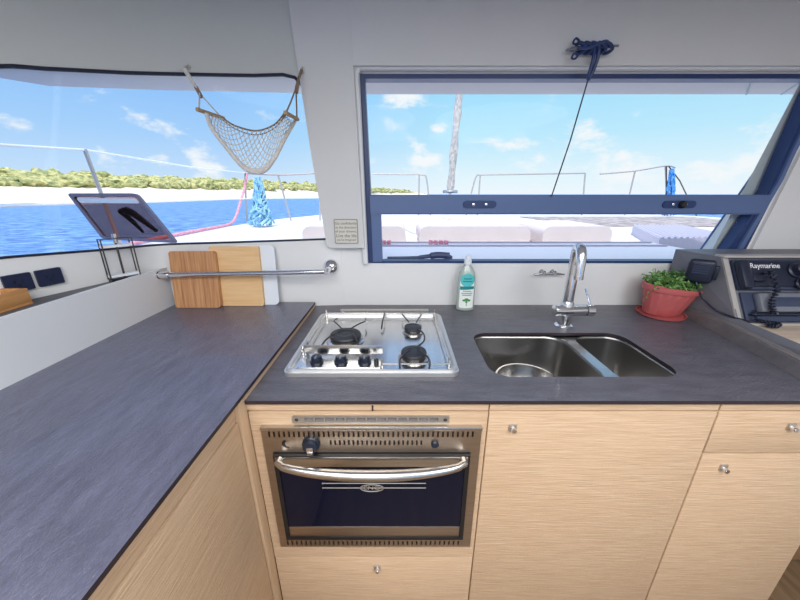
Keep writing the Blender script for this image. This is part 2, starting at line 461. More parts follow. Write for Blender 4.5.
struct('roof_overhang', bm, M['overhang'], label='roof overhang outside above both windows')
for q in ([(1.152, 1.21, 1.669), (1.29, 1.355, 1.686), (1.425, 1.495, 1.7035)], [(1.57, 1.495, 1.7035), (1.36, 1.25, 1.674)]):
    bm = B(); tube(bm, [Vector(p)+Vector((0, 0, -.001)) for p in q], .003, 6); o = struct('overhang_seam', bm, M['print_grey'])

# ================================================================== CABINETS AND WORKTOPS
ZC = .90
# back worktop with sink cut-out
bm = B()
hole = rrect(.222, .652, .686, .903, .05, 8)
plate(bm, [(-.330, .560), (1.30, .560), (1.30, 1.166), (-.330, 1.166)], [hole], FZ, ZC-.009, ZC)
for f in bm.faces: f.material_index = 0
o = obj('worktop', bm, None, mats=[M['slate'], M['slate_edge']])
for p in o.data.polygons:
    if abs(p.normal.z) < .5: p.material_index = 1
tag(o, 'dark slate worktop along the front wall carrying hob and sink', 'worktop')
# left worktop
bm = B(); box(bm, -.845, -.326, -1.0, 1.140, .9125, .921)
o = obj('worktop', bm, None, mats=[M['slate_left'], M['slate_edge']])
for p in o.data.polygons:
    if abs(p.normal.z) < .5: p.material_index = 1
tag(o, 'long dark slate worktop on the left under the cutting boards', 'worktop')

def latch(parent, x, z, y=.565):
    bm = B(); box(bm, x-.0085, x+.0085, y-.004, y, z-.0085, z+.0085, .0015)
    p = obj('latch', bm, M['alu'], parent)
    bm = B(); lathe(bm, [(.0060, 0), (.0060, -.006), (.005, -.008)], (x+.001, y-.004, z-.003), 16, 'Y')
    obj('push_button', bm, M['chrome'], p)
    return p

def carcass(parent, x0, x1, y0, y1, z0, z1, m=None):
    bm = B(); t = .012
    box(bm, x0, x0+t, y0, y1, z0, z1); box(bm, x1-t, x1, y0, y1, z0, z1)
    box(bm, x0+t, x1-t, y1-t, y1, z0, z1); box(bm, x0+t, x1-t, y0, y1-t, z0, z0+t)
    return obj('carcass', bm, m or M['woodin'], parent, smooth=False)

# left run
t = thing('base_cabinet', 'pale wood cabinet with diagonal-looking door beneath the left worktop', 'cabinet', (-.6, .2, 0))
carcass(t, -.83, -.362, -1.0, .56, .02, .895)
bm = B(); box(bm, -.353, -.334, -.75, .533, .10, .866, .002); obj('door', bm, M['woody'], t)
bm = B(); box(bm, -.349, -.3290, .537, .5648, .06, .9115, .0005); obj('filler_panel', bm, M['woodz'], t)
bm = B(); box(bm, -.372, -.339, -1.0, .536, .8685, .9115); obj('top_rail', bm, M['woody'], t)
bm = B(); box(bm, -.340, -.3275, .565, 1.135, .9003, .9120); obj('edge_strip', bm, M['woody'], t)

# oven cabinet
t = thing('oven_cabinet', 'pale wood cabinet surrounding the built-in oven', 'cabinet', (-.07, .8, 0))
carcass(t, -.338, .189, .585, 1.15, .02, .885)
bm = B(); plate(bm, [(-.328, .412), (.1905, .412), (.1905, .8685), (-.328, .8685)], [[(-.297, .474), (.171, .474), (.171, .830), (-.297, .830)]], FY, .565, .583)
obj('oven_surround', bm, M['woodx'], t, smooth=False)
bm = B(); box(bm, -.328, .1905, .565, .583, .10, .408, .0015); d = obj('drawer', bm, M['woodx'], t); latch(d, -.061, .373)
bm = B(); box(bm, -.338, .1905, .5665, .585, .8715, .8905); obj('top_rail', bm, M['woodx'], t)
bm = B(); box(bm, -.0605, -.0575, .564, .5665, .8715, .884); obj('catch', bm, M['black'], t)
# air grille above the oven
bm = B()
holes = []
for k in range(13):
    x = -.207+k*.0226; holes.append([(x, .846), (x+.0190, .846), (x+.0190, .8555), (x, .8555)])
plate(bm, rrect(-.234, .840, .107, .861, .006), holes, FY, .5615, .565)
g = thing('air_grille', 'slotted aluminium air grille set above the oven', 'grille', (-.066, .563, .84))
obj('grille_plate', bm, M['alu'], g, smooth=False)
bm = B(); box(bm, -.21, .09, .5648, .5652, .8445, .8565); obj('grille_backing', bm, M['lip'], g)
for x in (-.224, .098):
    bm = B(); lathe(bm, [(.004, 0), (.004, -.001), (.002, -.002)], (x-.0, .5615, .8505), 12, 'Y'); obj('screw', bm, M['wire'], g)

# sink cabinet
t = thing('sink_cabinet', 'pale wood cabinet with one broad door below the sink', 'cabinet', (.44, .8, 0))
carcass(t, .196, .688, .585, 1.15, .02, .715)
bm = B(); box(bm, .1935, .6865, .565, .583, .10, .8685, .0015); d = obj('door', bm, M['woodx'], t); latch(d, .247, .8285)
bm = B(); box(bm, .1935, .6865, .5665, .585, .8715, .8905); obj('top_rail', bm, M['woodx'], t)
# right cabinet
t = thing('drawer_cabinet', 'pale wood corner cabinet with small drawer above a door at right', 'cabinet', (.86, .8, 0))
carcass(t, .691, 1.032, .585, 1.15, .02, .715)
bm = B(); box(bm, .6905, 1.032, .565, .583, .7565, .8685, .0015); d = obj('drawer', bm, M['woodx'], t); latch(d, .858, .831)
bm = B(); box(bm, .6905, 1.032, .565, .583, .10, .7525, .0015); d = obj('door', bm, M['woodx'], t); latch(d, .747, .7155)
bm = B(); box(bm, .6905, 1.032, .5665, .585, .8715, .8905); obj('top_rail', bm, M['woodx'], t)
# cabinet under the console, set back
t = thing('chart_cabinet', 'set-back brown cabinet at the far right edge', 'cabinet', (1.2, .9, 0))
bm = B(); box(bm, 1.036, 1.75, .80, 1.15, .02, .884, .003); obj('carcass', bm, M['woodin'], t)

# ================================================================== OVEN
t = thing('oven', 'built-in stainless oven with dark glass door and bowed handle', 'oven', (-.062, .56, .46))
bm = B()
slots = []
def slot(x, z, h, w=.0042): return [(x, z), (x+w, z), (x+w, z+h), (x, z+h)]
for k in range(42): slots.append(slot(-.288+k*.01085, .8045, .0145))
for k in range(21): slots.append(slot(-.155+k*.0100, .7830, .0125))
for k in range(38): slots.append(slot(-.286+k*.01165, .4665, .0150))
dhole = [(-.284, .493), (.158, .493), (.158, .762), (-.284, .762)]
plate(bm, [(-.303, .459), (.178, .459), (.178, .829), (-.303, .829)], [dhole]+slots, FY, .556, .566)
obj('face_plate', bm, M['steel_face'], t, smooth=False)
bm = B(); box(bm, -.304, .179, .553, .566, .8225, .8305, .002); obj('top_strip', bm, M['steel'], t)
bm = B(); box(bm, -.294, .168, .5665, .90, .4585+.013, .8225); obj('oven_casing', bm, M['black'], t)
bm = B(); plate(bm, [(-.282, .495), (.156, .495), (.156, .760), (-.282, .760)], [[(-.272, .504), (.146, .504), (.146, .735), (-.272, .735)]], FY, .548, .564)
dr = obj('oven_door', bm, M['black'], t, smooth=False)
bm = B(); box(bm, -.272, .146, .551, .560, .538, .735); obj('door_glass', bm, M['ovenglass'], dr)
bm = B(); box(bm, -.272, .146, .5495, .560, .504, .538, .001); obj('lower_strip', bm, M['steel_face'], dr)
bm = B(); box(bm, -.277, .151, .545, .552, .731, .757, .001); obj('upper_strip', bm, M['steel'], dr)
bm = B()
hp = []
for k in range(25):
    u = k/24*2-1; hp.append((-.063+u*.205, .538-.026*(1-u*u)**.5-.002, .753-.009*(1-u*u)))
tube(bm, hp, [.0075+.0045*(1-(k/12-1)**2) for k in range(25)], 14)
for u in (-1, 1): tube(bm, [(-.063+u*.203, .546, .752), (-.063+u*.203, .534, .752)], .0085, 12)
obj('door_handle', bm, M['steel'], dr)
bm = B()
for z in (.677, .663): tube(bm, [(-.18, .5508, z), (.06, .5508, z)], .0011, 6)
obj('rack_lines', bm, M['alu'], dr)
bm = B()
tube(bm, [(-.065+.027*math.cos(2*PI*k/32), .5503,   .663+.0105*math.sin(2*PI*k/32)) for k in range(32)], .0012, 6, closed=True)
lg = obj('logo_oval', bm, M['alu'], dr)
text('logo_lettering', 'ENO', .0155, face_mtx((-.065, .5503, .663)), M['alu'], lg, sx=1.2)
bm = B(); lathe(bm, [(.0195, 0), (.0195, -.004), (.017, -.006), (.016, -.013), (.013, -.015)], (-.196, .556, .7865), 28, 'Y')
kb = obj('oven_knob', bm, M['knobblack'], t)
bm = B(); box(bm, -.203, -.189, .5395, .5425, .768, .788, .001); obj('knob_grip', bm, M['chrome'], kb)
bm = B(); lathe(bm, [(.0085, 0), (.0085, -.005), (.006, -.007)], (.077, .556, .7865), 20, 'Y'); obj('ignition_button', bm, M['knobblack'], t)
bm = B()
mo = [(-.250+.011*math.cos(math.radians(a)), .786+.011*math.sin(math.radians(a))) for a in range(110, 291, 15)]
mo += [(-.2455+.0088*math.cos(math.radians(a)), .7855+.0088*math.sin(math.radians(a))) for a in range(275, 124, -15)]
plate(bm, mo, [], FY, .5553, .556); obj('flame_symbol', bm, M['black'], t, smooth=False)

t.location.z += .005

# ================================================================== HOB
t = thing('gas_hob', 'stainless three-burner gas hob set into the back worktop', 'hob', (-.07, .85, .9))
bm = B()
bx0, bx1, by0, by1 = -.281, .143, .650, 1.040
outl = rrect(bx0, by0, bx1, by1, .020, 6); inl = rrect(bx0+.016, by0+.020, bx1-.016, by1-.014, .012, 6)
plate(bm, outl, [inl], FZ, .9005, .9105)
mid_ = [((a[0]+b[0])/2, (a[1]+b[1])/2) for a, b in zip(outl, inl)]
tube(bm, [(u, v, .9105) for u, v in mid_], .0055, 10, closed=True)
obj('hob_rim', bm, M['rimsteel'], t)
bm = B(); plate(bm, inl, [], FZ, .9005, .9055); obj('hob_tray', bm, M['steel_hob'], t)
def burner(x, y, r):
    bm = B(); lathe(bm, [(r*1.22, 0), (r*1.22, .003), (r*1.02, .006), (r*.98, .006)], (x, y, .9055), 36); b = obj('burner', bm, M['steel'], t)
    bm = B(); lathe(bm, [(r*.96, .004), (r*.98, .011), (r*.9, .013)], (x, y, .9055), 36); obj('burner_ring', bm, M['wire'], b)
    bm = B(); lathe(bm, [(r*.97, .013), (r, .0155), (r*.95, .020), (r*.55, .022), (r*.5, .0205), (r*.15, .0205), (.001, .021)], (x, y, .9055), 36); obj('burner_cap', bm, M['cap'], b)
BR = [(-.160, .842, .046), (.036, .735, .034), (.040, .897, .027)]
for q in BR: burner(*q)
zt = .944
def wire(name, pts, r=.0024, m=None): 
    bm = B(); tube(bm, smooth_path(pts, 6), r, 8); return obj(name, bm, m or M['wire'], t)
# wire pan supports: legs curl up from the tray to the fiddle
x, y, r = BR[0]
for dx, dy in ((-.040, .115), (.040, .115)):
    wire('pan_support', [(x+dx*1.15, y+dy, .927), (x+dx*1.25, y+dy*.75, .930), (x+dx*.8, y+dy*.42, .935), (x+dx*.35, y+dy*.15, .934)])
for dx in (-.06, .05):
    wire('pan_support', [(x+dx*1.0, y-.075, .910), (x+dx*.8, y-.05, .928), (x+dx*.45, y-.018, .934)])
x, y, r = BR[1]
for dx in (-.036, .036):
    wire('pan_support', [(x+dx, y-.060, .908), (x+dx, y-.05, .928), (x+dx*.6, y-.025, .933), (x+dx*.25, y-.008, .933)])
wire('pan_support', [(x+.012, y+.012, .933), (x+.030, y+.045, .933), (x+.032, y+.09, .933), (x+.020, y+.125, .931)])
x, y, r = BR[2]
for dx in (-.030, .030):
    wire('pan_support', [(x+dx*1.1, y+.10, .927), (x+dx*.9, y+.07, .931), (x+dx*.4, y+.02, .931)])
wire('pan_support', [(-.052, .99, .932), (-.056, .93, .928), (-.058, .905, .912)])
# perimeter fiddle rail
bm = B(); tube(bm, [(bx0+.022, .742, .922), (bx0+.024, 1.022, .920), (bx1-.024, 1.022, .920), (bx1-.020, .690, .922)], .0028, 8)
tube(bm, [(bx1-.020, .685, .916), (-.045, .685, .916)], .0022, 8)
for px, py in ((bx0+.022, .75), (bx0+.024, 1.022), (-.052, 1.022), (bx1-.024, 1.022), (bx1-.020, .690), (-.045, .685)):
    tube(bm, [(px, py, .906), (px, py, .932)], .0028, 8)
for px in (-.200, -.120, .010, .070): tube(bm, [(px, 1.022, .920), (px, 1.022, .930)], .0022, 8)
obj('fiddle_rail', bm, M['rail'], t)
bm = B(); box(bm, -.250, -.046, .735, .7375, .9165, .942, .0008); box(bm, -.250, -.247, .7375, .765, .906, .940); obj('guard_plate', bm, M['steel'], t)
bm = B(); plate(bm, rrect(-.256, .682, -.048, .732, .004), [], FZ, .9055, .908); obj('control_plate', bm, M['steel_hob'], t)
for kx in (-.212, -.150, -.090):
    mt = Matrix.Translation((kx, .708, .908))
    bm = B(); lathe(bm, [(.0195, 0), (.0195, .005), (.0165, .007), (.0155, .017), (.0125, .020), (.001, .020)], (0, 0, 0), 24, mtx=mt @ Matrix.Scale(.88, 4))
    kb = obj('hob_knob', bm, M['knobblack'], t)
    bm = B(); box(bm, kx-.0022, kx+.0022, .694, .708, .9250, .9266, .0005); obj('knob_pointer', bm, M['radio_grey'], kb)
bm = B(); lathe(bm, [(.006, 0), (.006, .009), (.004, .011)], (-.060, .704, .908), 16); obj('spark_button', bm, M['black'], t)
# slim rail behind hob
bm = B(); plate(bm, rrect(-.222, 1.086, .106, 1.106, .003), [], FZ, .9, .9055); 
tag(obj('vent_strip', bm, M['alu']), 'slim aluminium strip on the worktop behind the hob', 'strip')

# ================================================================== SINK
t = thing('double_sink', 'undermounted stainless double sink in the back worktop', 'sink', (.45, .78, .74))
def basin(x0, y0, x1, y1, depth, r):
    bm = B(); rings = []
    zt_ = .886
    prof = [(0, 0), (.0, -.010), (.004, -depth*.6), (.010, -depth+.03), (.018, -depth+.012), (.034, -depth+.002), (.055, -depth)]
    for ins, dz in prof:
        rr = max(r-ins*.35, .012)
        rings.append([bm.verts.new((px, py, zt_+dz)) for px, py in rrect(x0+ins, y0+ins, x1-ins, y1-ins, rr, 8)])
    for a, b in zip(rings, rings[1:]):
        for k in range(len(a)): bm.faces.new((a[k], a[(k+1) % len(a)], b[(k+1) % len(a)], b[k]))
    bm.faces.new(rings[-1])
    o = obj('basin', bm, M['sinksteel'], t)
    sm = o.modifiers.new('shell', 'SOLIDIFY'); sm.thickness = .001; sm.offset = 1
    return o
b1 = basin(.216, .640, .508, .908, .150, .055)
b2 = basin(.538, .640, .694, .908, .150, .050)
bm = B(); plate(bm, [(.19, .615), (.72, .615), (.72, .93), (.19, .93)], [rrect(.216, .640, .508, .908, .055, 8), rrect(.538, .640, .694, .908, .050, 8)], FZ, .8840, .8868)
obj('sink_flange', bm, M['steel'], t, smooth=False)
for bpar, cx in ((b1, .362), (b2, .616)):
    bm = B(); lathe(bm, [(.03, 0), (.03, .002), (.024, .003), (.02, .001)], (cx, .774, .7365), 24); obj('drain', bm, M['chrome'], bpar)
bm = B()
prof = [(.030, .0), (.050, .004), (.066, .020), (.074, .045), (.0765, .062), (.0785, .063), (.0785, .066), (.074, .066), (.070, .045), (.062, .022), (.045, .008), (.001, .006)]
lathe(bm, [(r*1.13, h*1.06) for r, h in prof], (.366, .782, .7405), 40)
tag(obj('steel_bowl', bm, M['steel']), 'round steel bowl lying in the larger sink basin', 'bowl')

# ================================================================== FAUCET
t = thing('faucet', 'chrome swan-neck mixer tap behind the sink', 'faucet', (.540, .957, .9))
bm = B(); lathe(bm, [(.028, 0), (.028, .004), (.024, .007), (.0185, .008)], (.540, .957, .9), 32); obj('base_ring', bm, M['tapchrome'], t)
bm = B(); lathe(bm, [(.0200, 0), (.0200, .075), (.0170, .082)], (.540, .957, .906), 32); obj('body', bm, M['tapchrome'], t)
bm = B()
tube(bm, smooth_path([(.540, .957, .965), (.540, .957, 1.06), (.540, .957, 1.125), (.538, .952, 1.148), (.535, .940, 1.160), (.532, .924, 1.160), (.529, .911, 1.148), (.527, .904, 1.125), (.526, .902, 1.085)], 8), [.0165]*9+[.0158]*24+[.0145]*32, 20)
sp = obj('spout', bm, M['tapchrome'], t)
bm = B(); lathe(bm, [(.0152, 0), (.0152, -.012), (.011, -.013)], (.526, .902, 1.087), 24); obj('aerator', bm, M['tapchrome'], sp)
bm = B(); lathe(bm, [(.012, -.044), (.0185, -.042), (.0185, .056), (.0178, .057)], (.540, .950, .958), 28, 'X'); obj('mixer_barrel', bm, M['tapchrome'], t)
bm = B(); lathe(bm, [(.0165, .057), (.0165, .060)], (.540, .950, .958), 28, 'X'); obj('barrel_joint', bm, M['black'], t)
bm = B(); lathe(bm, [(.0185, .060), (.0185, .082), (.014, .085)], (.540, .950, .958), 28, 'X'); lv = obj('lever_cap', bm, M['tapchrome'], t)
bm = B(); tube(bm, [(.612, .950, .972), (.606, .953, .992), (.592, .960, 1.028)], [.0035, .0032, .0028], 10); obj('lever', bm, M['tapchrome'], lv)

# horn cleat on the wall
t = thing('wall_cleat', 'small steel horn cleat on the wall left of the tap', 'cleat', (.557, 1.168, 1.02))
for x in (.538, .578):
    bm = B(); lathe(bm, [(.0085, 0), (.0085, -.004), (.005, -.008), (.005, -.022), (.0075, -.026), (.004, -.031)], (x, 1.168, 1.035), 18, 'Y'); obj('cleat_post', bm, M['chrome'], t)
bm = B(); tube(bm, [(.500, 1.145, 1.028), (.53, 1.145, 1.031), (.59, 1.145, 1.031), (.616, 1.145, 1.028)], [.0025, .0042, .0042, .0025], 12); obj('cleat_bar', bm, M['steel'], t)

# ================================================================== SOAP BOTTLE
bx, by = .245, 1.118
t = thing('soap_bottle', 'clear washing-up bottle with teal label against the wall', 'bottle', (bx, by, .9))
bm = B()
prof = [(.028, 0), (.0335, .003), (.034, .02), (.0338, .09), (.033, .118), (.029, .142), (.020, .160), (.0125, .170), (.011, .176)]
lathe(bm, prof, (bx, by, .9), 36, sx=1., sy=.62); obj('bottle_body', bm, M['bottle'], t)
bm = B(); lathe(bm, [(.0135, .174), (.0135, .190), (.010, .193), (.0085, .206), (.004, .209)], (bx, by, .9), 24); obj('cap', bm, M['plastic_white'], t)
def on_bottle(pts, zoff=.0):
    bm = B(); lo = []; hi = []
    return bm
def label_patch(name, poly, m, parent, dep=.0004):
    """poly in (x offset, z offset): wrapped on the oval front of the bottle"""
    bm = B()
    def fm(u, v, d):
        a = max(-1, min(1, u/.0345)); return Vector((bx+u, by-(.0213*math.sqrt(1-a*a)+d), .9+v))
    plate(bm, poly, [], fm, .0002, dep, [-.024+.004*k for k in range(13)])
    return obj(name, bm, m, parent, smooth=False)
lab = label_patch('label', rrect(-.026, .012, .026, .118, .006, 4), M['label'], t, .0006)
label_patch('label_disc', [(.0255*math.cos(2*PI*k/28), .118+.025*math.sin(2*PI*k/28)) for k in range(28)], M['teal'], lab, .0010)
label_patch('label_band', [(-.026, .082), (.024, .085), (.025, .096), (-.025, .095)], M['teal_dark'], lab, .0012)
for z, w, m in ((.122, .014, 'teal_dark'), (.112, .017, 'teal_dark'), (.075, .015, 'print_grey'), (.067, .020, 'print_grey'), (.060, .017, 'print_grey')):
    label_patch('label_line', [(-w, z), (w, z), (w, z+.004), (-w, z+.004)], M[m], lab, .0014)
for x, z, r in ((0, .045, .008), (-.009, .042, .006), (.009, .042, .006), (0, .036, .005)):
    label_patch('label_leaf', [(x+r*math.cos(2*PI*k/12), z+r*.7*math.sin(2*PI*k/12)) for k in range(12)], M['print_green'], lab, .0014)
label_patch('label_trunk', [(-.0012, .020), (.0012, .020), (.0012, .036), (-.0012, .036)], M['print_green'], lab, .0016)

# ================================================================== POTTED PLANT
px, py = .950, 1.058
t = thing('potted_plant', 'terracotta bowl pot of small green leaves by the console', 'plant', (px, py, .9))
bm = B(); lathe(bm, [(.062, 0), (.070, .003), (.074, .012), (.071, .012), (.066, .006), (.001, .005)], (px-.012, py, .9), 40); obj('saucer', bm, M['terracotta'], t)
bm = B()
rings = []; n = 72
profile = [(.052, .006), (.060, .012), (.069, .04), (.079, .072), (.084, .090), (.084, .091), (.090, .092), (.092, .098), (.0915, .108), (.088, .111), (.083, .109), (.081, .096), (.078, .086)]
def tilt(x, h): return h+(0 if h < .05 else -.10*x*(h-.05)/.06)
for i, (r, h) in enumerate(profile):
    ring = []
    for k in range(n):
        a = 2*PI*k/n
        rr = r*(1+(.011*math.cos(18*a) if 1 <= i <= 4 else 0))
        x = rr*math.cos(a); y = rr*math.sin(a)*.76
        ring.append(bm.verts.new((px-.012+x+h*.14, py+y, .9+tilt(x, h))))
    rings.append(ring)
for a, b in zip(rings, rings[1:]):
    for k in range(n): bm.faces.new((a[k], a[(k+1) % n], b[(k+1) % n], b[k]))
bm.faces.new(rings[0][::-1]); bm.faces.new(rings[-1])
obj('pot', bm, M['terracotta'], t)
bm = B(); lathe(bm, [(.079, -.004), (.078, .001), (.05, .004), (.001, .005)], (px+.002, py, .991), 36, sy=.76); obj('soil', bm, M['soil'], t)
bm = B(); bs = B()
def leaf(bm, p, d, L, W):
    d = Vector(d).normalized(); s = d.cross(Vector((0, 0, 1)))
    if s.length < .1: s = Vector((1, 0, 0))
    s.normalize(); nn = s.cross(d)
    p = Vector(p)
    a = bm.verts.new(p); b = bm.verts.new(p+d*L*.45+s*W+nn*.002); c = bm.verts.new(p+d*L-nn*.004); e = bm.verts.new(p+d*L*.45-s*W+nn*.002); m_ = bm.verts.new(p+d*L*.5-nn*.003)
    bm.faces.new((a, b, m_)); bm.faces.new((b, c, m_)); bm.faces.new((c, e, m_)); bm.faces.new((e, a, m_))
for k in range(64):
    a = random.uniform(0, 2*PI); rr = .076*math.sqrt(random.random())
    p0 = Vector((px+.002+rr*math.cos(a), py+rr*.72*math.sin(a), .994)); hgt = random.uniform(.018, .066)
    p1 = p0+Vector((random.uniform(-.030, .030)+.30*rr*math.cos(a), random.uniform(-.02, .02), hgt))
    if p1.y > 1.135: p1.y = 1.135
    tube(bs, [p0, (p0+p1)/2+Vector((0, 0, .004)), p1], .0009, 5)
    for q in range(12):
        tt = random.uniform(.25, 1); pp = p0.lerp(p1, tt)
        leaf(bm, pp, (random.uniform(-1, 1), random.uniform(-1, .6), random.uniform(-.2, .8)), random.uniform(.009, .019), random.uniform(.0035, .006))
trail = smooth_path([(px-.060, py-.03, .998), (px-.085, py-.045, 1.014), (px-.112, py-.05, 1.0), (px-.130, py-.055, .967)], 6)
for i in range(3, 16, 3):
    leaf(bm, trail[i], (random.uniform(-1, 1), -.3, .4), .009, .003)
fo = obj('foliage', bm, M['leaf'], t, smooth=False)
obj('stems', bs, M['stem'], t)
bm = B(); tube(bm, trail, .0014, 6); obj('trailing_stem', bm, M['stem'], t)

# ================================================================== RAIL AND CUTTING BOARDS
t = thing('towel_rail', 'chrome rail along the wall holding the cutting boards upright', 'rail', (-.55, 1.065, 1.04))
bm = B(); tube(bm, [(-.843, 1.066, 1.046), (-.262, 1.066, 1.058)], .0085, 18); obj('rail_bar', bm, M['chrome'], t)
bm = B(); tube(bm, [(-.845, 1.066, 1.046), (-.840, 1.066, 1.046)], .0135, 20); tube(bm, [(-.838, 1.066, 1.046), (-.806, 1.066, 1.0467)], .0115, 18); obj('rail_socket', bm, M['chrome'], t)
bm = B(); lathe(bm, [(.029, .0), (.029, -.008), (.025, -.018), (.014, -.026), (.0095, -.028), (.0095, -.098), (.006, -.104)], (-.258, 1.1625, 1.056), 28, 'Y'); obj('rail_flange', bm, M['chrome'], t)

def board(name, label, poly0, th, m, lean=(1.072, .921, 1.112, 1.118), grain=None):
    y0, z0, y1, z1 = lean
    d = Vector((0, y1-y0, z1-z0)).normalized(); nrm = Vector((0, d.z, -d.y))
    def f(u, v, dd): return Vector((u, y0, z0))+d*v+nrm*dd
    bm = B(); plate(bm, poly0, [], f, 0, th)
    es = [e for e in bm.edges if e.is_manifold and e.calc_face_angle(0) > 1.2]
    bmesh.ops.bevel(bm, geom=es, offset=min(.003, th*.3), segments=2, affect='EDGES')
    return tag(obj(name, bm, m), label, 'cutting board', 'cutting boards behind the chrome rail')
board('cutting_board', 'smallest striped brown cutting board, frontmost behind the chrome rail', rrect(-.816, 0, -.652, .203, .010), .016, M['board_dark'], (1.073, .922, 1.100, 1.12))
board('cutting_board', 'larger pale bamboo cutting board between the brown and white boards', rrect(-.680, 0, -.503, .217, .006), .012, M['board_light'], (1.0935, .922, 1.116, 1.132))
board('cutting_board', 'white plastic cutting board at the back with rounded corners', rrect(-.600, 0, -.452, .220, .016), .006, M['plastic_white'], (1.108, .9215, 1.128, 1.14))

# ================================================================== PLAQUE
t = thing('quote_plaque', 'small cream plaque with handwritten style motto on the white pillar', 'plaque', (-.19, 1.128, 1.142))
bm = B(); plate(bm, rrect(-.230, 1.1475, -.150, 1.2295, .003), [], FY, 1.1262, 1.130); obj('plaque_board', bm, M['sign'], t)
bm = B(); plate(bm, rrect(-.2315, 1.146, -.1485, 1.231, .004), [rrect(-.2285, 1.149, -.1515, 1.228, .003)], FY, 1.1258, 1.130); obj('plaque_edge', bm, M['signedge'], t)
for s, z, sz in (('Go confidently', 1.2165, .0128), ('in the direction', 1.2025, .0118), ('of your dreams.', 1.189, .0118), ('Live the life', 1.1735, .0155), ("you've imagined.", 1.1595, .0105)):
    text('lettering', s, sz, face_mtx((-.190, 1.1262, z)) @ Matrix.Shear('XZ', 4, (0, 0)), M['ink'], t)

# ================================================================== HAMMOCK
t = thing('fruit_hammock', 'small grey net hammock hanging empty in the left window', 'hammock', (-.43, 1.05, 1.37))
Ln, Lf, Rn, Rf = Vector((-.561, 1.0, 1.536)), Vector((-.545, 1.09, 1.535)), Vector((-.319, 1.0, 1.529)), Vector((-.316, 1.09, 1.532))
HL, HR = Vector((-.630, 1.088, 1.660)), Vector((-.296, 1.122, 1.668))
e0 = smooth_path([Ln+Vector((.012, .01, -.006)), (-.535, 1.0, 1.492), (-.500, .995, 1.442), (-.462, .99, 1.394), (-.432, .985, 1.376), (-.398, .99, 1.378), (-.368, 1.0, 1.410), (-.342, 1.03, 1.465), Rf+Vector((-.006, 0, -.006))], 8)
e1 = smooth_path([Lf+Vector((.004, 0, -.002)), (-.505, 1.085, 1.512), (-.44, 1.075, 1.497), (-.375, 1.05, 1.508), Rn+Vector((-.006, .006, 0))], 16)
def sample(P, u):
    x = u*(len(P)-1); i = min(int(x), len(P)-2); return P[i].lerp(P[i+1], x-i)
def S(u, w):
    p = sample(e0, u).lerp(sample(e1, u), w)
    b_ = 4*w*(1-w)*math.sin(PI*u)
    return p+Vector((0, -.018*b_, -.012*b_))
bm = B()
for fam in (1, -1):
    for k in range(-5, 19):
        pts = []
        for j in range(13):
            w = j/12; u = k/18+fam*.30*(w-.5)+.15
            if 0 <= u <= 1: pts.append(S(u, w))
        if len(pts) > 2: tube(bm, pts, .0013, 5)
obj('net', bm, M['rope_grey'], t)
bm = B()
tube(bm, e0, [.0045+.002*math.sin(PI*i/(len(e0)-1)) for i in range(len(e0))], 8); tube(bm, [S(i/40, .10) for i in range(41)], .0028, 6); tube(bm, [S(i/40, .05) for i in range(41)], .003, 6)
obj('gathered_edge', bm, M['rope_grey'], t)
bm = B(); tube(bm, e1, .0026, 8); tube(bm, [S(i/40, .95)+Vector((0, 0, -.004)) for i in range(41)], .0016, 6); obj('edge_cord', bm, M['rope_brown'], t)
bm = B(); tube(bm, [Ln+(Ln-Lf)*.08, Lf+(Lf-Ln)*.08], .0055, 10); obj('spreader_bar', bm, M['spreader'], t)
bm = B(); tube(bm, [Rn+(Rn-Rf)*.08, Rf+(Rf-Rn)*.08], .0055, 10); obj('spreader_bar', bm, M['spreader'], t)
kL, kR = Vector((-.598, 1.085, 1.600)), Vector((-.309, 1.085, 1.612))
bm = B()
for a, b in ((kL, Ln), (kL, Lf)): tube(bm, [a, a.lerp(b, .5)+Vector((0, 0, -.002)), b], .0022, 6)
tube(bm, [HL+Vector((.004, -.006, 0)), kL], .0042, 8); tube(bm, [HL+Vector((-.004, -.006, .002)), kL], .0036, 8)
obj('hanging_rope', bm, M['rope_grey'], t)
bm = B()
for a, b in ((kR, Rn), (kR, Rf)): tube(bm, [a, a.lerp(b, .5)+Vector((0, 0, -.002)), b], .0024, 6)
tube(bm, [HR+Vector((0, -.006, 0)), kR], .0040, 8)
obj('hanging_rope', bm, M['rope_brown'], t)
bm = B(); tube(bm, [kL.lerp(HL, .25), kL+Vector((.004, 0, -.012))], .0058, 8); obj('whipping', bm, M['rope_brown'], t)
bm = B(); tube(bm, [kR.lerp(HR, .3), kR+Vector((0, 0, -.012))], .0056, 8); obj('whipping', bm, M['rope_brown'], t)
for nm, h, yy in (('left', HL, 1.106), ('right', HR, 1.1395)):
    bm = B(); lathe(bm, [(.008, 0), (.008, -.003)], (h.x, yy, h.z+.012), 16, 'Y'); tube(bm, [(h.x, yy-.002, h.z+.012), (h.x, yy-.014, h.z+.010), (h.x, yy-.018, h.z), (h.x, yy-.012, h.z-.006)], .0022, 8)
    tag(obj('screw_hook', bm, M['alu']), 'small metal hook carrying the %s end of the net hammock' % nm, 'hook')

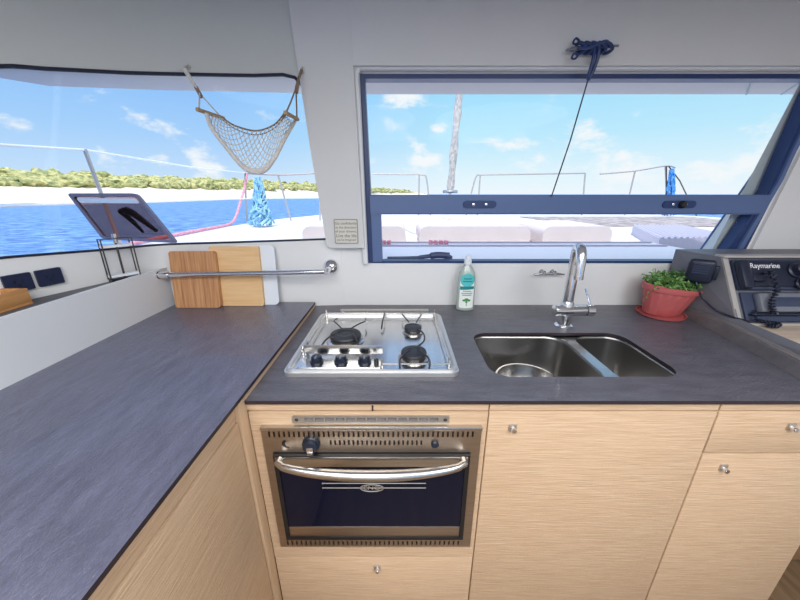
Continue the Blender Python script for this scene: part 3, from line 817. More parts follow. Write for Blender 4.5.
# ================================================================== WINDOW CLEAT WITH CORD
t = thing('cord_cleat', 'dark cleat with wrapped cord on the liner above the right window', 'cleat', (.575, 1.16, 1.72))
bm = B(); box(bm, .545, .605, 1.148, 1.162, 1.730, 1.746, .003); obj('cleat_base', bm, M['blue_black'], t)
bm = B(); tube(bm, smooth_path([(.500, 1.138, 1.728), (.53, 1.140, 1.733), (.575, 1.143, 1.739), (.61, 1.140, 1.739), (.650, 1.136, 1.738)], 5), [.003]*3+[.0055]*15+[.003]*3, 10); obj('cleat_horns', bm, M['radio_grey'], t)
bm = B()
for k in range(5):
    ox = .532+k*.019; tube(bm, smooth_path([(ox, 1.130, 1.744), (ox+.012, 1.126, 1.738), (ox+.022, 1.130, 1.727), (ox+.012, 1.150, 1.724), (ox, 1.148, 1.742), (ox, 1.130, 1.744)], 5), .0048, 7)
tube(bm, smooth_path([(.53, 1.132, 1.732), (.56, 1.126, 1.730), (.60, 1.126, 1.744), (.615, 1.130, 1.742)], 5), .0050, 7)
for z, y in ((1.752, 1.14), (1.714, 1.135)): tube(bm, smooth_path([(.535, y, z), (.522, y-.004, z+.004), (.518, y, z-.006), (.528, y, z-.008), (.535, y, z)], 4), .003, 6)
obj('cord_wraps', bm, M['blue_black'], t)
bm = B(); tube(bm, smooth_path([(.578, 1.130, 1.735), (.578, 1.128, 1.70), (.576, 1.135, 1.660), (.584, 1.140, 1.66), (.592, 1.132, 1.70), (.592, 1.13, 1.735)], 6), .0052, 8); obj('cord_loop', bm, M['blue_black'], t)
bm = B(); tube(bm, [(.582, 1.138, 1.680), (.560, 1.152, 1.49), (.537, 1.176, 1.320)], .0022, 8); obj('cord', bm, M['frame_dark'], t)
t.location.x -= .012; t.location.y -= .030; t.location.z -= .014

# ================================================================== NAV CONSOLE (right)
CX = 1.043
sl = Vector((0, .111, .188)); sn = sl.normalized(); nrm = Vector((0, -sn.z, sn.y)); P0 = Vector((0, .896, .93))
def onc(x, s, d=0): return Vector((x, 0, 0))+P0+sl*s+nrm*d
t = thing('nav_console', 'grey instrument console in the corner right of the plant', 'console', (1.3, 1.0, .9))
bm = B()
sec = [(.896, .93), (1.007, 1.118), (1.155, 1.122), (1.155, .901), (.70, .901), (.70, .93)]
plate(bm, sec, [], FX, CX, 1.80); obj('console_body', bm, M['console'], t, smooth=False)
bm = B()   # side cheek: slants toward the wall
q = [(CX-.030, 1.155, .902), (CX-.005, .60, .902), (CX, .60, .938), (CX-.003, .90, .95), (CX-.003, 1.006, 1.120), (CX-.028, 1.155, 1.122)]
a = [bm.verts.new(p) for p in q]; b = [bm.verts.new((CX+.001, p[1], p[2])) for p in q]
bm.faces.new(a); bm.faces.new(b[::-1])
for i in range(6): bm.faces.new((a[i], a[(i+1) % 6], b[(i+1) % 6], b[i]))
obj('side_cheek', bm, M['console'], t, smooth=False)
bm = B()
c8 = [onc(CX-.004, 0, -.0), onc(CX+.012, 0, 0), onc(CX+.012, 1, 0), onc(CX-.004, 1, 0)]
a = [bm.verts.new(p) for p in c8]; b = [bm.verts.new(p+nrm*.006) for p in c8]
bm.faces.new(a); bm.faces.new(b[::-1])
for i in range(4): bm.faces.new((a[i], a[(i+1) % 4], b[(i+1) % 4], b[i]))
obj('trim_strip', bm, M['console_trim'], t, smooth=False)
bm = B(); box(bm, CX-.005, 1.80, .995, 1.03, 1.1195, 1.127, .002); obj('top_edge', bm, M['console_trim'], t)
bm = B(); box(bm, CX+.012, 1.79, .715, .872, .9305, .9365, .001); obj('chart_shelf', bm, M['beige'], t)
bm = B(); box(bm, CX+.008, 1.79, .874, .884, .9305, .9425, .001); obj('shelf_strip', bm, M['console_trim'], t)
# raised grey edging along the worktop
bm = B()
q0 = [(1.010, 1.155), (1.004, 1.0), (.985, .85), (.955, .70), (.935, .62), (.930, .558)]
A0 = [bm.verts.new((x, y, .9002)) for x, y in q0]; A1 = [bm.verts.new((x+.004, y, .938)) for x, y in q0]
B1 = [bm.verts.new((x+.034, y, .938)) for x, y in q0]; B0 = [bm.verts.new((x+.034, y, .9002)) for x, y in q0]
for i in range(len(q0)-1):
    for u, v in ((A0, A1), (A1, B1), (B1, B0), (B0, A0)): bm.faces.new((u[i], u[i+1], v[i+1], v[i]))
for i in (0, len(q0)-1): bm.faces.new((A0[i], A1[i], B1[i], B0[i]))
bmesh.ops.bevel(bm, geom=[e for e in bm.edges if e.verts[0].co.z > .93 and e.verts[1].co.z > .93], offset=.003, segments=2, affect='EDGES')
tag(obj('raised_edging', bm, M['lip']), 'raised grey edging on the worktop in front of the console', 'edging')

def cbox(bm, x0, x1, s0, s1, d0, d1, bev=0.):
    mt = Matrix(((1, 0, 0, 0), (0, sn.y, nrm.y, P0.y), (0, sn.z, nrm.z, P0.z), (0, 0, 0, 1)))
    Ls = sl.length
    return box(bm, x0, x1, s0*Ls, s1*Ls, d0, d1, bev, mtx=mt)
cm = Matrix(((1, 0, 0), (0, sn.y, nrm.y), (0, sn.z, nrm.z))).to_4x4()
# instrument panel
t = thing('marine_radio', 'dark blue instrument unit with white lettering and round knobs', 'radio', tuple(onc(1.25, .5)))
bm = B(); cbox(bm, 1.062, 1.75, .50, .96, 0, .012, .004); obj('faceplate', bm, M['radio'], t)
bm = B(); cbox(bm, 1.098, 1.74, .545, .925, .012, .020, .004); obj('display_panel', bm, M['radio_dark'], t)
text('lettering', 'Raymarine', .0235, Matrix.Translation(onc(1.150, .845, .0203)) @ cm, M['letter'], t, sx=.95, label='white lettering')
for x, s, r in ((1.240, .775, .025), (1.244, .575, .017)):
    mt = Matrix.Translation(onc(x, s, .019)) @ cm
    bm = B(); lathe(bm, [(r, 0), (r, .007), (r*.82, .010), (r*.78, .027), (r*.6, .030), (.001, .030)], (0, 0, 0), 28, mtx=mt); obj('knob', bm, M['radio_dark'], t)
# fist handset on the panel, left
t = thing('radio_handset', 'black upright handset with coiled cord on the console front', 'handset', tuple(onc(1.085, .5, .03)))
bm = B(); cbox(bm, 1.058, 1.092, .50, .93, .0125, .036, .009); obj('handset_body', bm, M['radio_dark'], t)
bm = B(); cbox(bm, 1.088, 1.128, .60, .70, .0205, .036, .005); obj('handset_clip', bm, M['radio_dark'], t)
bm = B()
pts = []
base = smooth_path([onc(1.122, .66, .030), onc(1.138, .74, .040), onc(1.136, .48, .048), onc(1.112, .28, .046), onc(1.120, .13, .040)], 26)
for i, p in enumerate(base):
    a = i*1.1; pts.append(p+Vector((math.cos(a)*.006, 0, 0))+nrm*math.sin(a)*.006)
tube(bm, pts, .0028, 6); obj('coiled_cord', bm, M['radio_dark'], t)
# lower unit
t = thing('control_unit', 'grey push-button control box below the lettered instrument unit', 'control box', tuple(onc(1.18, .3)))
bm = B(); cbox(bm, 1.068, 1.75, .04, .47, 0, .008, .003); obj('back_plate', bm, M['radio'], t)
bm = B(); cbox(bm, 1.100, 1.330, .165, .44, .008, .030, .006); obj('control_case', bm, M['radio_grey'], t)
bm = B(); cbox(bm, 1.135, 1.225, .24, .37, .030, .032, .002); obj('screen', bm, M['radio'], t)
bm = B()
for k in range(3): cbox(bm, 1.238+k*.018, 1.251+k*.018, .23, .38, .030, .033, .001)
obj('buttons', bm, M['console_trim'], t)
bm = B(); cbox(bm, 1.075, 1.36, .12, .155, .008, .024, .003); obj('lower_ledge', bm, M['radio_dark'], t)
# microphone on the side cheek
t = thing('fist_microphone', 'black fist microphone hanging on the side of the console', 'microphone', (1.0, 1.03, 1.03))
mtx = Matrix.Translation((.992, 1.014, 1.073)) @ Matrix.Rotation(math.radians(-42), 4, 'Z') @ Matrix.Rotation(math.radians(8), 4, 'X')
bm = B(); box(bm, -.034, .034, -.014, .014, -.040, .040, .012, 4, mtx); mb = obj('microphone_body', bm, M['radio_dark'], t)
bm = B()
for k in range(5): box(bm, -.020, .020, -.0165, -.0135, -.004+k*.0075, .0000+k*.0075, 0, 2, mtx)
obj('speaker_grille', bm, M['radio'], mb)
bm = B(); box(bm, .030, .044, -.010, .010, -.024, .022, .004, 2, mtx); obj('talk_button', bm, M['knobblack'], mb)
bm = B(); box(bm, -.006, .030, .010, .032, -.012, .012, .002, 2, mtx); obj('hanger_clip', bm, M['black'], t)
bm = B()
tube(bm, smooth_path([(.984, 1.008, 1.036), (.988, 1.000, 1.018), (1.005, .985, .985), (1.015, .95, .962), (1.032, .925, .952), (1.05, .885, .950), (1.075, .880, .953), (1.088, .905, .975)], 8), .0030, 8)
cp = []
for i, p in enumerate(smooth_path([(1.075, .878, .953), (1.10, .868, .950), (1.125, .860, .948), (1.105, .850, .946), (1.085, .856, .946)], 16)):
    a = i*1.3; cp.append(p+Vector((0, math.cos(a)*.005, math.sin(a)*.005)))
tube(bm, cp, .0026, 6)
obj('microphone_cord', bm, M['radio_dark'], t)

# ================================================================== RECESS ITEMS (left)
def hull_x(y): return -1.207+.3*y
t = thing('wooden_tray', 'open tan wooden box on the recess shelf at the left edge', 'box', (-.975, .63, 1.052))
bm = B(); X0, X1, Y0, Y1 = -1.012, -.925, .50, .748
box(bm, X0, X1, Y0, Y1, 1.0525, 1.058); box(bm, X1-.009, X1, Y0, Y1, 1.058, 1.093, .001); box(bm, X0, X0+.009, Y0, Y1, 1.058, 1.093, .001)
box(bm, X0+.009, X1-.009, Y1-.009, Y1, 1.058, 1.093, .001); box(bm, X0+.009, X1-.009, Y0, Y0+.009, 1.058, 1.093, .001)
obj('box_body', bm, M['tray_wood'], t)
hd = Vector((.3, 1, 0)).normalized(); hn = Vector((hd.y, -hd.x, 0))
for yc, lab_ in ((.772, 'dark blue wall socket nearer the wooden box'), (.831, 'dark blue wall socket nearer the wire rack')):
    def sf(u, v, d): return Vector((hull_x(yc), yc, 1.1005))+hd*u+Vector((0, 0, v))+hn*(d+.002)
    t = thing('wall_socket', lab_, 'socket', tuple(Vector((hull_x(yc), yc, 1.085))), 'wall sockets in the recess')
    bm = B(); plate(bm, rrect(-.0265, -.022, .0265, .022, .003), [], sf, 0, .006); obj('socket_plate', bm, M['sock'], t)
    bm = B()
    for u, v in ((-.007, .003), (.007, .003), (0, -.008)): plate(bm, rrect(u-.002, v-.004, u+.002, v+.004, .001), [], sf, .006, .0066)
    obj('socket_slots', bm, M['black'], t)
# wire rack
t = thing('wire_rack', 'chrome wire rack standing on the recess shelf below the tinted hatch', 'rack', (-.90, .985, 1.052))
bm = B()
ra, rb = Vector((-.9155, .955, 1.060)), Vector((-.876, 1.020, 1.060)); up = Vector((.006, -.004, .124)); sd = Vector((.020, -.012, 0))
for o_ in (Vector((0, 0, 0)), sd):
    tube(bm, [ra+o_, ra+o_+up, rb+o_+up, rb+o_], .0020, 8)
mid = (ra+rb)/2; tube(bm, [mid+sd*.5, mid+sd*.5+up*1.07], .003, 8)
obj('wire_frame', bm, M['wire'], t)
bm = B(); tube(bm, [mid+sd*.5+up*.9, mid+sd*.5+up*1.12], .006, 10); obj('grip', bm, M['chrome'], t)
for h, m in ((.80, 'plastic_white'), (.05, 'plastic_white')):
    bm = B(); c = [ra+up*h, rb+up*h, rb+sd+up*h, ra+sd+up*h]
    a = [bm.verts.new(p) for p in c]; b = [bm.verts.new(p+Vector((0, 0, .007))) for p in c]
    bm.faces.new(a); bm.faces.new(b[::-1])
    for i in range(4): bm.faces.new((a[i], a[(i+1) % 4], b[(i+1) % 4], b[i]))
    obj('cross_plate', bm, M[m], t)
bm = B(); c = [ra, rb, rb+sd, ra+sd]
a = [bm.verts.new(p+Vector((0, 0, -.008))) for p in c]; b = [bm.verts.new(p+Vector((0, 0, .0))) for p in c]
bm.faces.new(a); bm.faces.new(b[::-1])
for i in range(4): bm.faces.new((a[i], a[(i+1) % 4], b[(i+1) % 4], b[i]))
obj('rack_base', bm, M['black'], t)

# ================================================================== OUTSIDE: tinted hatch
t = thing('tinted_hatch', 'open violet tinted hatch panel outside the left window', 'hatch', (-1.0, 1.19, 1.15))
H0, H1, H2, H3 = Vector((-1.135, 1.215, 1.150)), Vector((-.830, 1.180, 1.140)), Vector((-.955, 1.205, 1.316)), Vector((-1.245, 1.245, 1.316))
def hp_(u, v, d=0):
    p = H0.lerp(H1, u).lerp(H3.lerp(H2, u), v); nn = (H1-H0).cross(H3-H0).normalized(); return p+nn*d
def hplate(bm, poly, holes, d0, d1): plate(bm, poly, holes, lambda u, v, d: hp_(u, v, d), d0, d1)
bm = B(); hplate(bm, rrect(0, 0, 1, 1, .06), [rrect(.045, .06, .955, .93, .05)], -.006, .006); obj('hatch_frame', bm, M['hatchframe'], t)
bm = B(); hplate(bm, rrect(.03, .04, .97, .95, .05), [], -.002, .002); obj('hatch_pane', bm, M['hatch_glass'], t)
bm = B(); hplate(bm, rrect(.08, .80, .93, .90, .03), [], .003, .0045); obj('reflection_strip', bm, M['plastic_white'], t)  # pale bar painted in for a reflection along the tinted pane
bm = B()
tube(bm, [hp_(.50, .62, -.014), hp_(.60, .66, -.016), hp_(.66, .60, -.016), hp_(.80, .24, -.013)], [.012, .014, .013, .007], 10)
tube(bm, [hp_(.52, .62, -.014), hp_(.57, .40, -.014), hp_(.60, .20, -.012)], [.011, .008, .005], 10)
obj('hatch_handle', bm, M['radio'], t)

# ================================================================== OUTSIDE: deck and fittings
bm = B(); box(bm, -.24, 1.42, 1.205, 1.80, .85, 1.058, .015, 3); struct('coaming', bm, M['coaming'], label='white coaming outside below the right window')
bm = B()
dk = [(-1.60, 1.30), (-1.72, 2.2), (-1.76, 3.3), (-1.60, 4.3), (-1.20, 5.3), (4.3, 5.3), (4.6, 4.0), (4.5, 1.25), (1.4, 1.25), (-.9, 1.25)]
plate(bm, dk, [], FZ, .55, 1.0); struct('deck', bm, M['deck'], label='white foredeck outside both windows')
# tracks on the coaming
for y, z in ((1.73, 1.0605), (1.62, 1.0605)):
    bm = B(); box(bm, -.2, 1.38, y, y+.012, z-.002, z+.006, .002)
    tag(obj('deck_track', bm, M['padgrey']), 'thin grey track along the white coaming, %s' % ('farther from the glass' if y > 1.7 else 'nearer the glass'), 'track', 'tracks on the coaming')
for x0, n_, lab_ in ((-.125, 3, 'short striped pink reflection built as bars on the coaming beside the left frame'), (.155, 4, 'short striped pink reflection built as bars on the coaming behind the soap bottle')):  # pink bars added to stand for reflections in the lower pane
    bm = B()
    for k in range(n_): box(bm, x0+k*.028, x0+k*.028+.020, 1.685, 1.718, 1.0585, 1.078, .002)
    tag(obj('pink_reflection', bm, M['redrope']), lab_, 'reflection')
# sun cushions
def cushion(x0, x1, y0, y1, z0, z1, lab_, m='cushion'):
    bm = B(); poly = rrect(x0, z0, x1, z1, min(.05, (z1-z0)*.4), 6)
    f = lambda u, v, d: Vector((u, d, v))
    plate(bm, poly, [], f, y0, y1)
    es = [e for e in bm.edges if e.is_manifold and e.calc_face_angle(0) > 1.2]
    bmesh.ops.bevel(bm, geom=es, offset=.02, segments=3, affect='EDGES')
    return tag(obj('sun_cushion', bm, M[m]), lab_, 'cushion', 'sun cushions on the foredeck')
cushion(-.60, .035, 1.95, 2.40, 1.0, 1.128, 'pale foredeck cushion nearest the left frame, seen through the lower pane')
cushion(.118, .80, 1.95, 2.40, 1.0, 1.128, 'pale middle foredeck cushion behind the soap bottle')
cushion(.875, 1.30, 1.95, 2.40, 1.0, 1.128, 'pale foredeck cushion behind the tap')
# trampoline net and deck lines
bm = B(); plate(bm, [(1.9, 3.2), (3.9, 3.2), (4.1, 4.6), (1.7, 4.6)], [], FZ, 1.0, 1.012)
tag(obj('trampoline_net', bm, M['tramp']), 'brownish grey net panel on the foredeck at right below the crossbar', 'net')
for q, lab_ in (([(-.02, 4.6, 1.004), (.02, 3.3, 1.004), (.14, 2.6, 1.004), (.45, 2.45, 1.004)], 'thin grey deck line curving down beside the sail foot'), ([(.55, 4.4, 1.004), (.95, 3.2, 1.004), (1.35, 2.75, 1.004), (1.50, 2.68, 1.004)], 'thin grey deck line right of the middle cushion')):
    bm = B(); tube(bm, smooth_path(q, 6), .010, 6); tag(obj('deck_line', bm, M['rope_grey']), lab_, 'rope')
# ribbed pad
t = thing('ribbed_pad', 'pale grey ribbed pad on the deck at the right of the lower pane', 'pad', (1.75, 2.1, 1.0))
bm = B(); q = [(1.50, 1.83), (2.02, 1.90), (2.30, 2.62), (1.90, 2.62)]
plate(bm, q, [], FZ, 1.0, 1.07); obj('pad_body', bm, M['padgrey'], t, smooth=False)
bm = B()
for k in range(13):
    u = (k+.5)/13; a = Vector(q[0]).lerp(Vector(q[1]), u); b = Vector(q[3]).lerp(Vector(q[2]), u)
    tube(bm, [(a.x, a.y, 1.071), (b.x, b.y, 1.071)], .008, 6)
obj('pad_ribs', bm, M['padgrey'], t)
# wiper on the coaming
t = thing('window_wiper', 'dark wiper arm lying outside along the lower left pane', 'wiper', (.07, 1.25, 1.07))
bm = B(); tube(bm, smooth_path([(-.05, 1.235, 1.073), (.06, 1.235, 1.075), (.11, 1.235, 1.080), (.15, 1.235, 1.085), (.195, 1.235, 1.082)], 6), [.006]*8+[.008]*6+[.013]*11, 10); obj('wiper_arm', bm, M['wiper'], t)
bm = B(); lathe(bm, [(.016, 0), (.016, .018), (.010, .022)], (.192, 1.235, 1.0625), 20); obj('wiper_pivot', bm, M['wiper'], t)
bm = B(); box(bm, -.06, .07, 1.230, 1.238, 1.0585, 1.071, .002); obj('wiper_blade', bm, M['rope_grey'], t)

# rails
def rail(name, lab_, tubes, group='stainless bow rails', r=.011):
    t = thing(name, lab_, 'rail', tubes[0][0][:2]+(1.0,), group)
    for k, p in enumerate(tubes):
        bm = B(); tube(bm, smooth_path(p, 5) if len(p) > 2 else p, r, 8); obj('top_tube' if k == 0 else 'rail_post', bm, M['railout'], t)
    return t
rail('bow_rail', 'bow rail at the left of the upper pane, near the sand spit', [[(-.40, 5, 1.594), (.0, 5, 1.59), (.33, 5, 1.582), (.40, 5.0, 1.50), (.47, 5.0, 1.0)], [(.285, 5, 1.582), (.285, 5, 1.0)]])
rail('bow_rail', 'bow rail right of the furled sail, longest of them', [[(1.02, 5.0, 1.0), (1.09, 5.0, 1.40), (1.14, 5, 1.57), (1.24, 5, 1.582), (2.0, 5, 1.595), (2.74, 5, 1.606)], [(1.19, 5, 1.582), (1.19, 5, 1.0)], [(2.74, 5, 1.606), (2.80, 5, 1.0)]])
rail('bow_rail', 'bow rail rising toward the blue rope bundle on the right', [[(2.96, 5, 1.594), (3.468, 5, 1.636), (3.893, 5, 1.704), (4.05, 5, 1.68)], [(3.47, 5, 1.636), (3.46, 5, 1.0)], [(3.90, 5, 1.70), (4.12, 5, 1.0)]])
rail('bow_rail', 'bow rail seen through the left window below the hammock', [[(-1.834, 4, 1.549), (-1.40, 4, 1.53), (-.946, 4, 1.549)], [(-1.834, 4, 1.549), (-1.90, 4, 1.0)], [(-1.446, 4, 1.53), (-1.35, 4, 1.0)], [(-.946, 4, 1.549), (-.99, 4, 1.0)]])
# stanchion and lifelines
bm = B(); tube(bm, [(-1.72, 1.886, 1.545), (-1.675, 1.89, 1.0)], .010, 8); lathe(bm, [(.03, 0), (.03, .02)], (-1.675, 1.89, 1.0), 12)
tag(obj('stanchion', bm, M['railout']), 'slim steel stanchion standing above the tinted hatch', 'post')
bm = B(); tube(bm, [(-1.72, .4, 1.50), (-1.72, 1.492, 1.514), (-1.72, 1.886, 1.542), (-1.72, 2.785, 1.524), (-1.834, 4, 1.549)], .006, 8)
tag(obj('lifeline', bm, M['lifeline']), 'upper white lifeline sloping across the sky in the left window', 'lifeline', 'lifelines in the left window')
bm = B(); tube(bm, [(-1.72, .4, 1.26), (-1.72, 1.409, 1.265), (-1.705, 1.9, 1.266), (-1.72, 2.262, 1.262), (-1.80, 4.0, 1.262), (-.97, 4.0, 1.27)], .006, 8)
tag(obj('lifeline', bm, M['lifeline']), 'lower white lifeline in front of the sea in the left window', 'lifeline', 'lifelines in the left window')
# red rope
bm = B()
tube(bm, smooth_path([(-1.81, 4.0, 1.54), (-1.82, 3.9, 1.38), (-1.80, 3.7, 1.22), (-1.78, 3.5, 1.07), (-1.76, 3.3, 1.018), (-1.745, 2.8, 1.016), (-1.72, 2.2, 1.016), (-1.66, 1.75, 1.016), (-1.60, 1.4, 1.012)], 8), .013, 8)
tag(obj('red_rope', bm, M['redrope']), 'faded red rope running along the deck edge and up the rail', 'rope')
# hanging blue nets
def netting(c0, c1, r0, r1, n_, name, lab_, m):
    bm = B()
    for k in range(n_):
        a = 2*PI*k/n_; ph = random.uniform(0, 6); pts = []
        for j in range(15):
            u = j/14; r = r0+(r1-r0)*u**1.3; c = Vector(c0).lerp(Vector(c1), u); aa = a+.5*math.sin(u*9+ph)
            rr = r*(.75+.25*math.sin(u*14+ph))
            p = c+Vector((rr*math.cos(aa), rr*math.sin(aa), .012*math.sin(u*20+ph))); pts.append((p.x, p.y, max(p.z, 1.012)))
        tube(bm, pts, .010, 5)
    for k in range(int(n_*1.2)):
        u = random.random(); c = Vector(c0).lerp(Vector(c1), u); r = (r0+(r1-r0)*u)*.8; a0 = random.uniform(0, 6)
        tube(bm, [(c.x+r*math.cos(a0+q), c.y+r*math.sin(a0+q), max(c.z+.03*math.sin(q*3+a0), 1.012)) for q in (0, .5, 1, 1.5, 2)], .008, 5)
    return tag(obj(name, bm, m), lab_, 'rope bundle')
netting((-1.37, 3.25, 1.46), (-1.40, 3.25, 1.02), .03, .13, 22, 'blue_netting', 'pale blue netting bunched on the rail below the hammock', M['netblue'])
netting((3.97, 4.95, 1.64), (4.10, 4.95, 1.02), .03, .10, 16, 'blue_rope_bundle', 'bright blue rope bundle on the bow rail at right', M['netblue2'])
bm = B(); tube(bm, [(3.93, 4.98, 1.70), (4.15, 4.98, 1.5), (4.55, 4.98, 1.0)], .008, 6); tube(bm, [(3.90, 4.98, 1.70), (3.98, 4.98, 1.4), (4.06, 4.98, 1.0)], .008, 6)
tag(obj('bow_line', bm, M['wire']), 'dark thin lines slung beside the bright blue rope bundle', 'rope')
# furled sail
t = thing('furled_sail', 'tall rolled sail on its stay in the upper right window', 'sail', (1.06, 7, 1.0))
bm = B(); pts = []; rs = []
n_ = 90
rings = []
for i in range(n_+1):
    u = i/n_; z = 1.40+u*4.6; c = Vector((1.056+.0475*(z-1.354), 7+.0*u, z)); ring = []
    for k in range(14):
        a = 2*PI*k/14; r = .072*(1+.14*math.cos(a*2+z*9)+.05*math.sin(a*3-z*13))*(1-.1*u)*(.75 if i == 0 else 1)
        ring.append(bm.verts.new(c+Vector((r*math.cos(a), r*math.sin(a), 0))))
    rings.append(ring)
for a, b in zip(rings, rings[1:]):
    for k in range(14): bm.faces.new((a[k], a[(k+1) % 14], b[(k+1) % 14], b[k]))
bm.faces.new(rings[0][::-1]); bm.faces.new(rings[-1])
obj('rolled_cloth', bm, M['sail'], t)
bm = B(); lathe(bm, [(.05, 0), (.15, .0), (.16, .03), (.15, .06), (.06, .07)], (1.058, 7, 1.33), 20); obj('furling_drum', bm, M['alu'], t)
bm = B(); tube(bm, [(1.055, 7, .75), (1.058, 7, 1.35)], .03, 10); obj('stay', bm, M['rail'], t)
bm = B(); box(bm, -1.5, 4.2, 6.85, 7.15, .55, .78, .05, 3); struct('crossbeam', bm, M['deck'], label='white bow crossbeam')
for x in (-1.35, 4.2):
    bm = B(); box(bm, x-.35, x+.35, 5.25, 7.3, -1.3, .80, .12, 3); struct('hull_bow', bm, M['deck'])

# sea, beach, scrub
bm = B(); R = 3500
vs = [bm.verts.new(p) for p in ((-R, -600, -1.25), (R, -600, -1.25), (R, R, -1.25), (-R, R, -1.25))]; bm.faces.new(vs)
o = obj('sea', bm, M['sea'], smooth=False); o['kind'] = 'structure'; o['label'] = 'rippled blue sea'
def dist(az):
    P = [(-80, 120), (-55, 140), (-36, 160), (-22, 200), (-12, 260), (-7, 480), (-4, 640), (0, 760), (3.0, 840), (4.8, 880)]
    for (a, d), (b, e) in zip(P, P[1:]):
        if a <= az <= b: return d+(e-d)*(az-a)/(b-a)
    return P[0][1] if az < -80 else P[-1][1]
bm = B(); rows = []
NA = 90
for i in range(NA+1):
    az = -80+84.6*i/NA; d = dist(az); k = min(1, max(0, (4.6-az)/1.5)); a = math.radians(az); row = []
    for dd, z in ((-1.5, -1.5), (0, -1.2), (18, 1.6), (30, 4.6*k), (60, 5.6*k), (130, 4*k)):
        row.append(bm.verts.new((math.sin(a)*(d+dd), math.cos(a)*(d+dd), z)))
    rows.append(row)
for a, b in zip(rows, rows[1:]):
    for k in range(5): bm.faces.new((a[k], a[k+1], b[k+1], b[k]))
o = obj('beach', bm, M['sand']); o['kind'] = 'structure'; o['label'] = 'pale sand beach across the water'
bm = B()
from mathutils import noise
for i in range(1300):
    az = -68+72.4*(i+random.random())/1300; lift = random.random(); d = dist(az)+28+22*lift; a = math.radians(az)
    k = min(1, max(.25, (4.8-az)/4)); big = 1.0+.5*(d > 400)
    r = random.uniform(1.1, 2.3)*k*big; c = Vector((math.sin(a)*d, math.cos(a)*d, 4.0*k+(lift**1.2*4.0+random.uniform(0, 1.4))*k*big))
    g = bmesh.ops.create_icosphere(bm, subdivisions=2, radius=1)
    sx, sz = random.uniform(1.0, 1.8), random.uniform(.7, 1.1)
    for v in g['verts']:
        nn = noise.noise(v.co*2.6+Vector((i*3.1, 0, 0)))*.5+noise.noise(v.co*6+Vector((i*1.7, 5, 0)))*.4
        v.co = c+Vector((v.co.x*sx, v.co.y*sx, v.co.z*sz))*r*(1+nn)
o = obj('shore_scrub', bm, M['scrub'], smooth=False)
tag(o, 'low green and yellow scrub growing along the far beach', 'bushes', kind='stuff')

# ================================================================== LIGHT
W = bpy.data.worlds.new('sky'); SC.world = W; W.use_nodes = True
nt = W.node_tree; N = nt.nodes; L = nt.links; N.clear()
out = N.new('ShaderNodeOutputWorld'); bg = N.new('ShaderNodeBackground'); L.new(bg.outputs[0], out.inputs[0])
tc = N.new('ShaderNodeTexCoord'); sep = N.new('ShaderNodeSeparateXYZ'); L.new(tc.outputs['Generated'], sep.inputs[0])
def ramp(els):
    r = N.new('ShaderNodeValToRGB'); cr = r.color_ramp
    while len(cr.elements) < len(els): cr.elements.new(.5)
    for e, (p, c) in zip(cr.elements, els): e.position = p; e.color = lin(*c)
    L.new(sep.outputs['Z'], r.inputs['Fac']); return r
rl = ramp([(0, (222, 238, 252)), (.05, (202, 227, 252)), (.14, (172, 212, 252)), (.28, (140, 192, 250)), (.5, (172, 200, 248)), (1, (224, 223, 246))])
rr_ = ramp([(0, (248, 252, 254)), (.05, (234, 249, 254)), (.14, (198, 238, 254)), (.28, (162, 224, 253)), (.5, (184, 212, 250)), (1, (224, 223, 246))])
mr = N.new('ShaderNodeMapRange'); mr.inputs[1].default_value = -.45; mr.inputs[2].default_value = .15; L.new(sep.outputs['X'], mr.inputs[0])
mx = N.new('ShaderNodeMixRGB'); L.new(mr.outputs[0], mx.inputs[0]); L.new(rl.outputs[0], mx.inputs[1]); L.new(rr_.outputs[0], mx.inputs[2])
mp = N.new('ShaderNodeMapping'); mp.inputs['Scale'].default_value = (1, 1, 1.9); L.new(tc.outputs['Generated'], mp.inputs[0])
nz = N.new('ShaderNodeTexNoise'); nz.inputs['Scale'].default_value = 9; nz.inputs['Detail'].default_value = 9; nz.inputs['Roughness'].default_value = .58; L.new(mp.outputs[0], nz.inputs['Vector'])
acc = nz.outputs['Fac']
PUFF = [((-.014, .974, .228), .09, .30), ((.418, .902, .109), .16, .22), ((.53, .845, .07), .10, .20), ((.663, .748, .046), .08, .16), ((.725, .679, .114), .055, .24), ((-.496, .866, .07), .07, .26),
        ((-.572, .816, .077), .045, .26), ((-.652, .752, .095), .035, .22), ((.708, .703, .066), .08, .18), ((.111, .979, .169), .05, .2), ((.06, .99, .06), .14, .14), ((-.725, .676, .13), .05, .14), ((.25, .96, .09), .12, .12)]
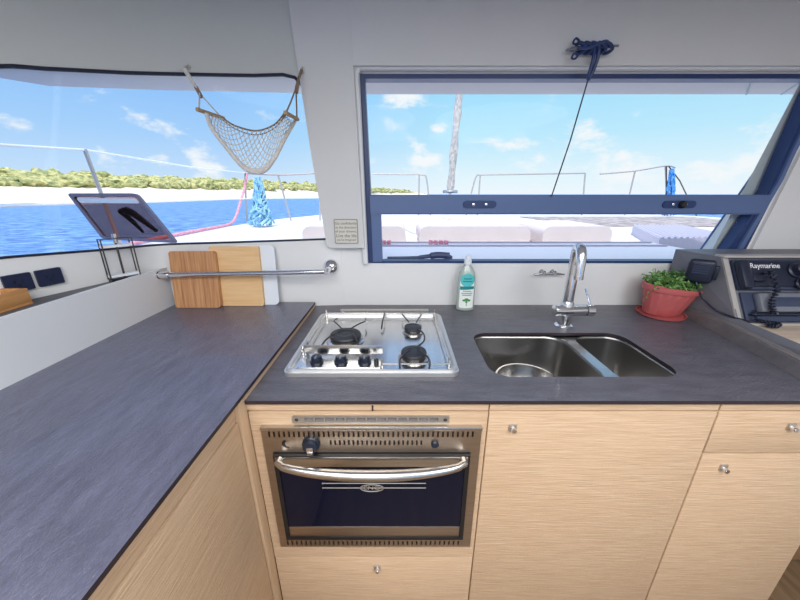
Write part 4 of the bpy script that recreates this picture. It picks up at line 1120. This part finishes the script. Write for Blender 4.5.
for d, r, amp in PUFF:
    dp = N.new('ShaderNodeVectorMath'); dp.operation = 'DISTANCE'; L.new(tc.outputs['Generated'], dp.inputs[0]); dp.inputs[1].default_value = Vector(d).normalized()
    m1 = N.new('ShaderNodeMapRange'); m1.interpolation_type = 'SMOOTHSTEP'
    m1.inputs[1].default_value = 0; m1.inputs[2].default_value = r; m1.inputs[3].default_value = amp*.75; m1.inputs[4].default_value = 0
    L.new(dp.outputs['Value'], m1.inputs[0])
    ad = N.new('ShaderNodeMath'); ad.operation = 'ADD'; L.new(acc, ad.inputs[0]); L.new(m1.outputs[0], ad.inputs[1]); acc = ad.outputs[0]
cl = N.new('ShaderNodeMapRange'); cl.interpolation_type = 'SMOOTHSTEP'; cl.inputs[1].default_value = .58; cl.inputs[2].default_value = .76; cl.inputs[4].default_value = .95; L.new(acc, cl.inputs[0])
mc = N.new('ShaderNodeMixRGB'); L.new(cl.outputs[0], mc.inputs[0]); L.new(mx.outputs[0], mc.inputs[1]); mc.inputs[2].default_value = (1.0, .99, .98, 1)
L.new(mc.outputs[0], bg.inputs['Color']); 
sm_ = N.new('ShaderNodeMapRange'); sm_.inputs[1].default_value = .42; sm_.inputs[2].default_value = .85; sm_.inputs[3].default_value = 1.0; sm_.inputs[4].default_value = 2.3
L.new(sep.outputs['Z'], sm_.inputs[0]); L.new(sm_.outputs[0], bg.inputs['Strength'])

su = bpy.data.lights.new('sun', 'SUN'); su.energy = 2.5; su.angle = math.radians(.6); su.color = (1, .96, .9)
so = bpy.data.objects.new('sun', su); COL.objects.link(so); so.rotation_euler = (math.radians(28), 0, math.radians(-14))   # high, from the stern
def add_fill(name, loc, size, power, col=(1, .99, .975)):
    l = bpy.data.lights.new(name, 'AREA'); l.shape = 'DISK'; l.size = size; l.energy = power; l.color = col
    o = bpy.data.objects.new(name, l); COL.objects.link(o); o.location = loc; return o
for x, y in ((-.35, -.35), (.75, -.35), (-.35, -1.1), (.75, -1.1)):  # unseen area fills under the ceiling, added to brighten the cabin
    add_fill('fill_light', (x, y, 1.855), .95, 15.5)

# ================================================================== CAMERA
cd = bpy.data.cameras.new('camera'); cd.sensor_width = 36; cd.lens = 36*314/800; cd.clip_start = .02; cd.clip_end = 6000
co = bpy.data.objects.new('camera', cd); COL.objects.link(co); co.location = (0, 0, 1.314); co.rotation_euler = (math.radians(90-18.654), 0, 0)
SC.camera = co
SC.view_settings.view_transform = 'Standard'; SC.view_settings.look = 'None'; SC.view_settings.exposure = 0; SC.view_settings.gamma = 1
SC.cycles.max_bounces = 10; SC.cycles.transparent_max_bounces = 16
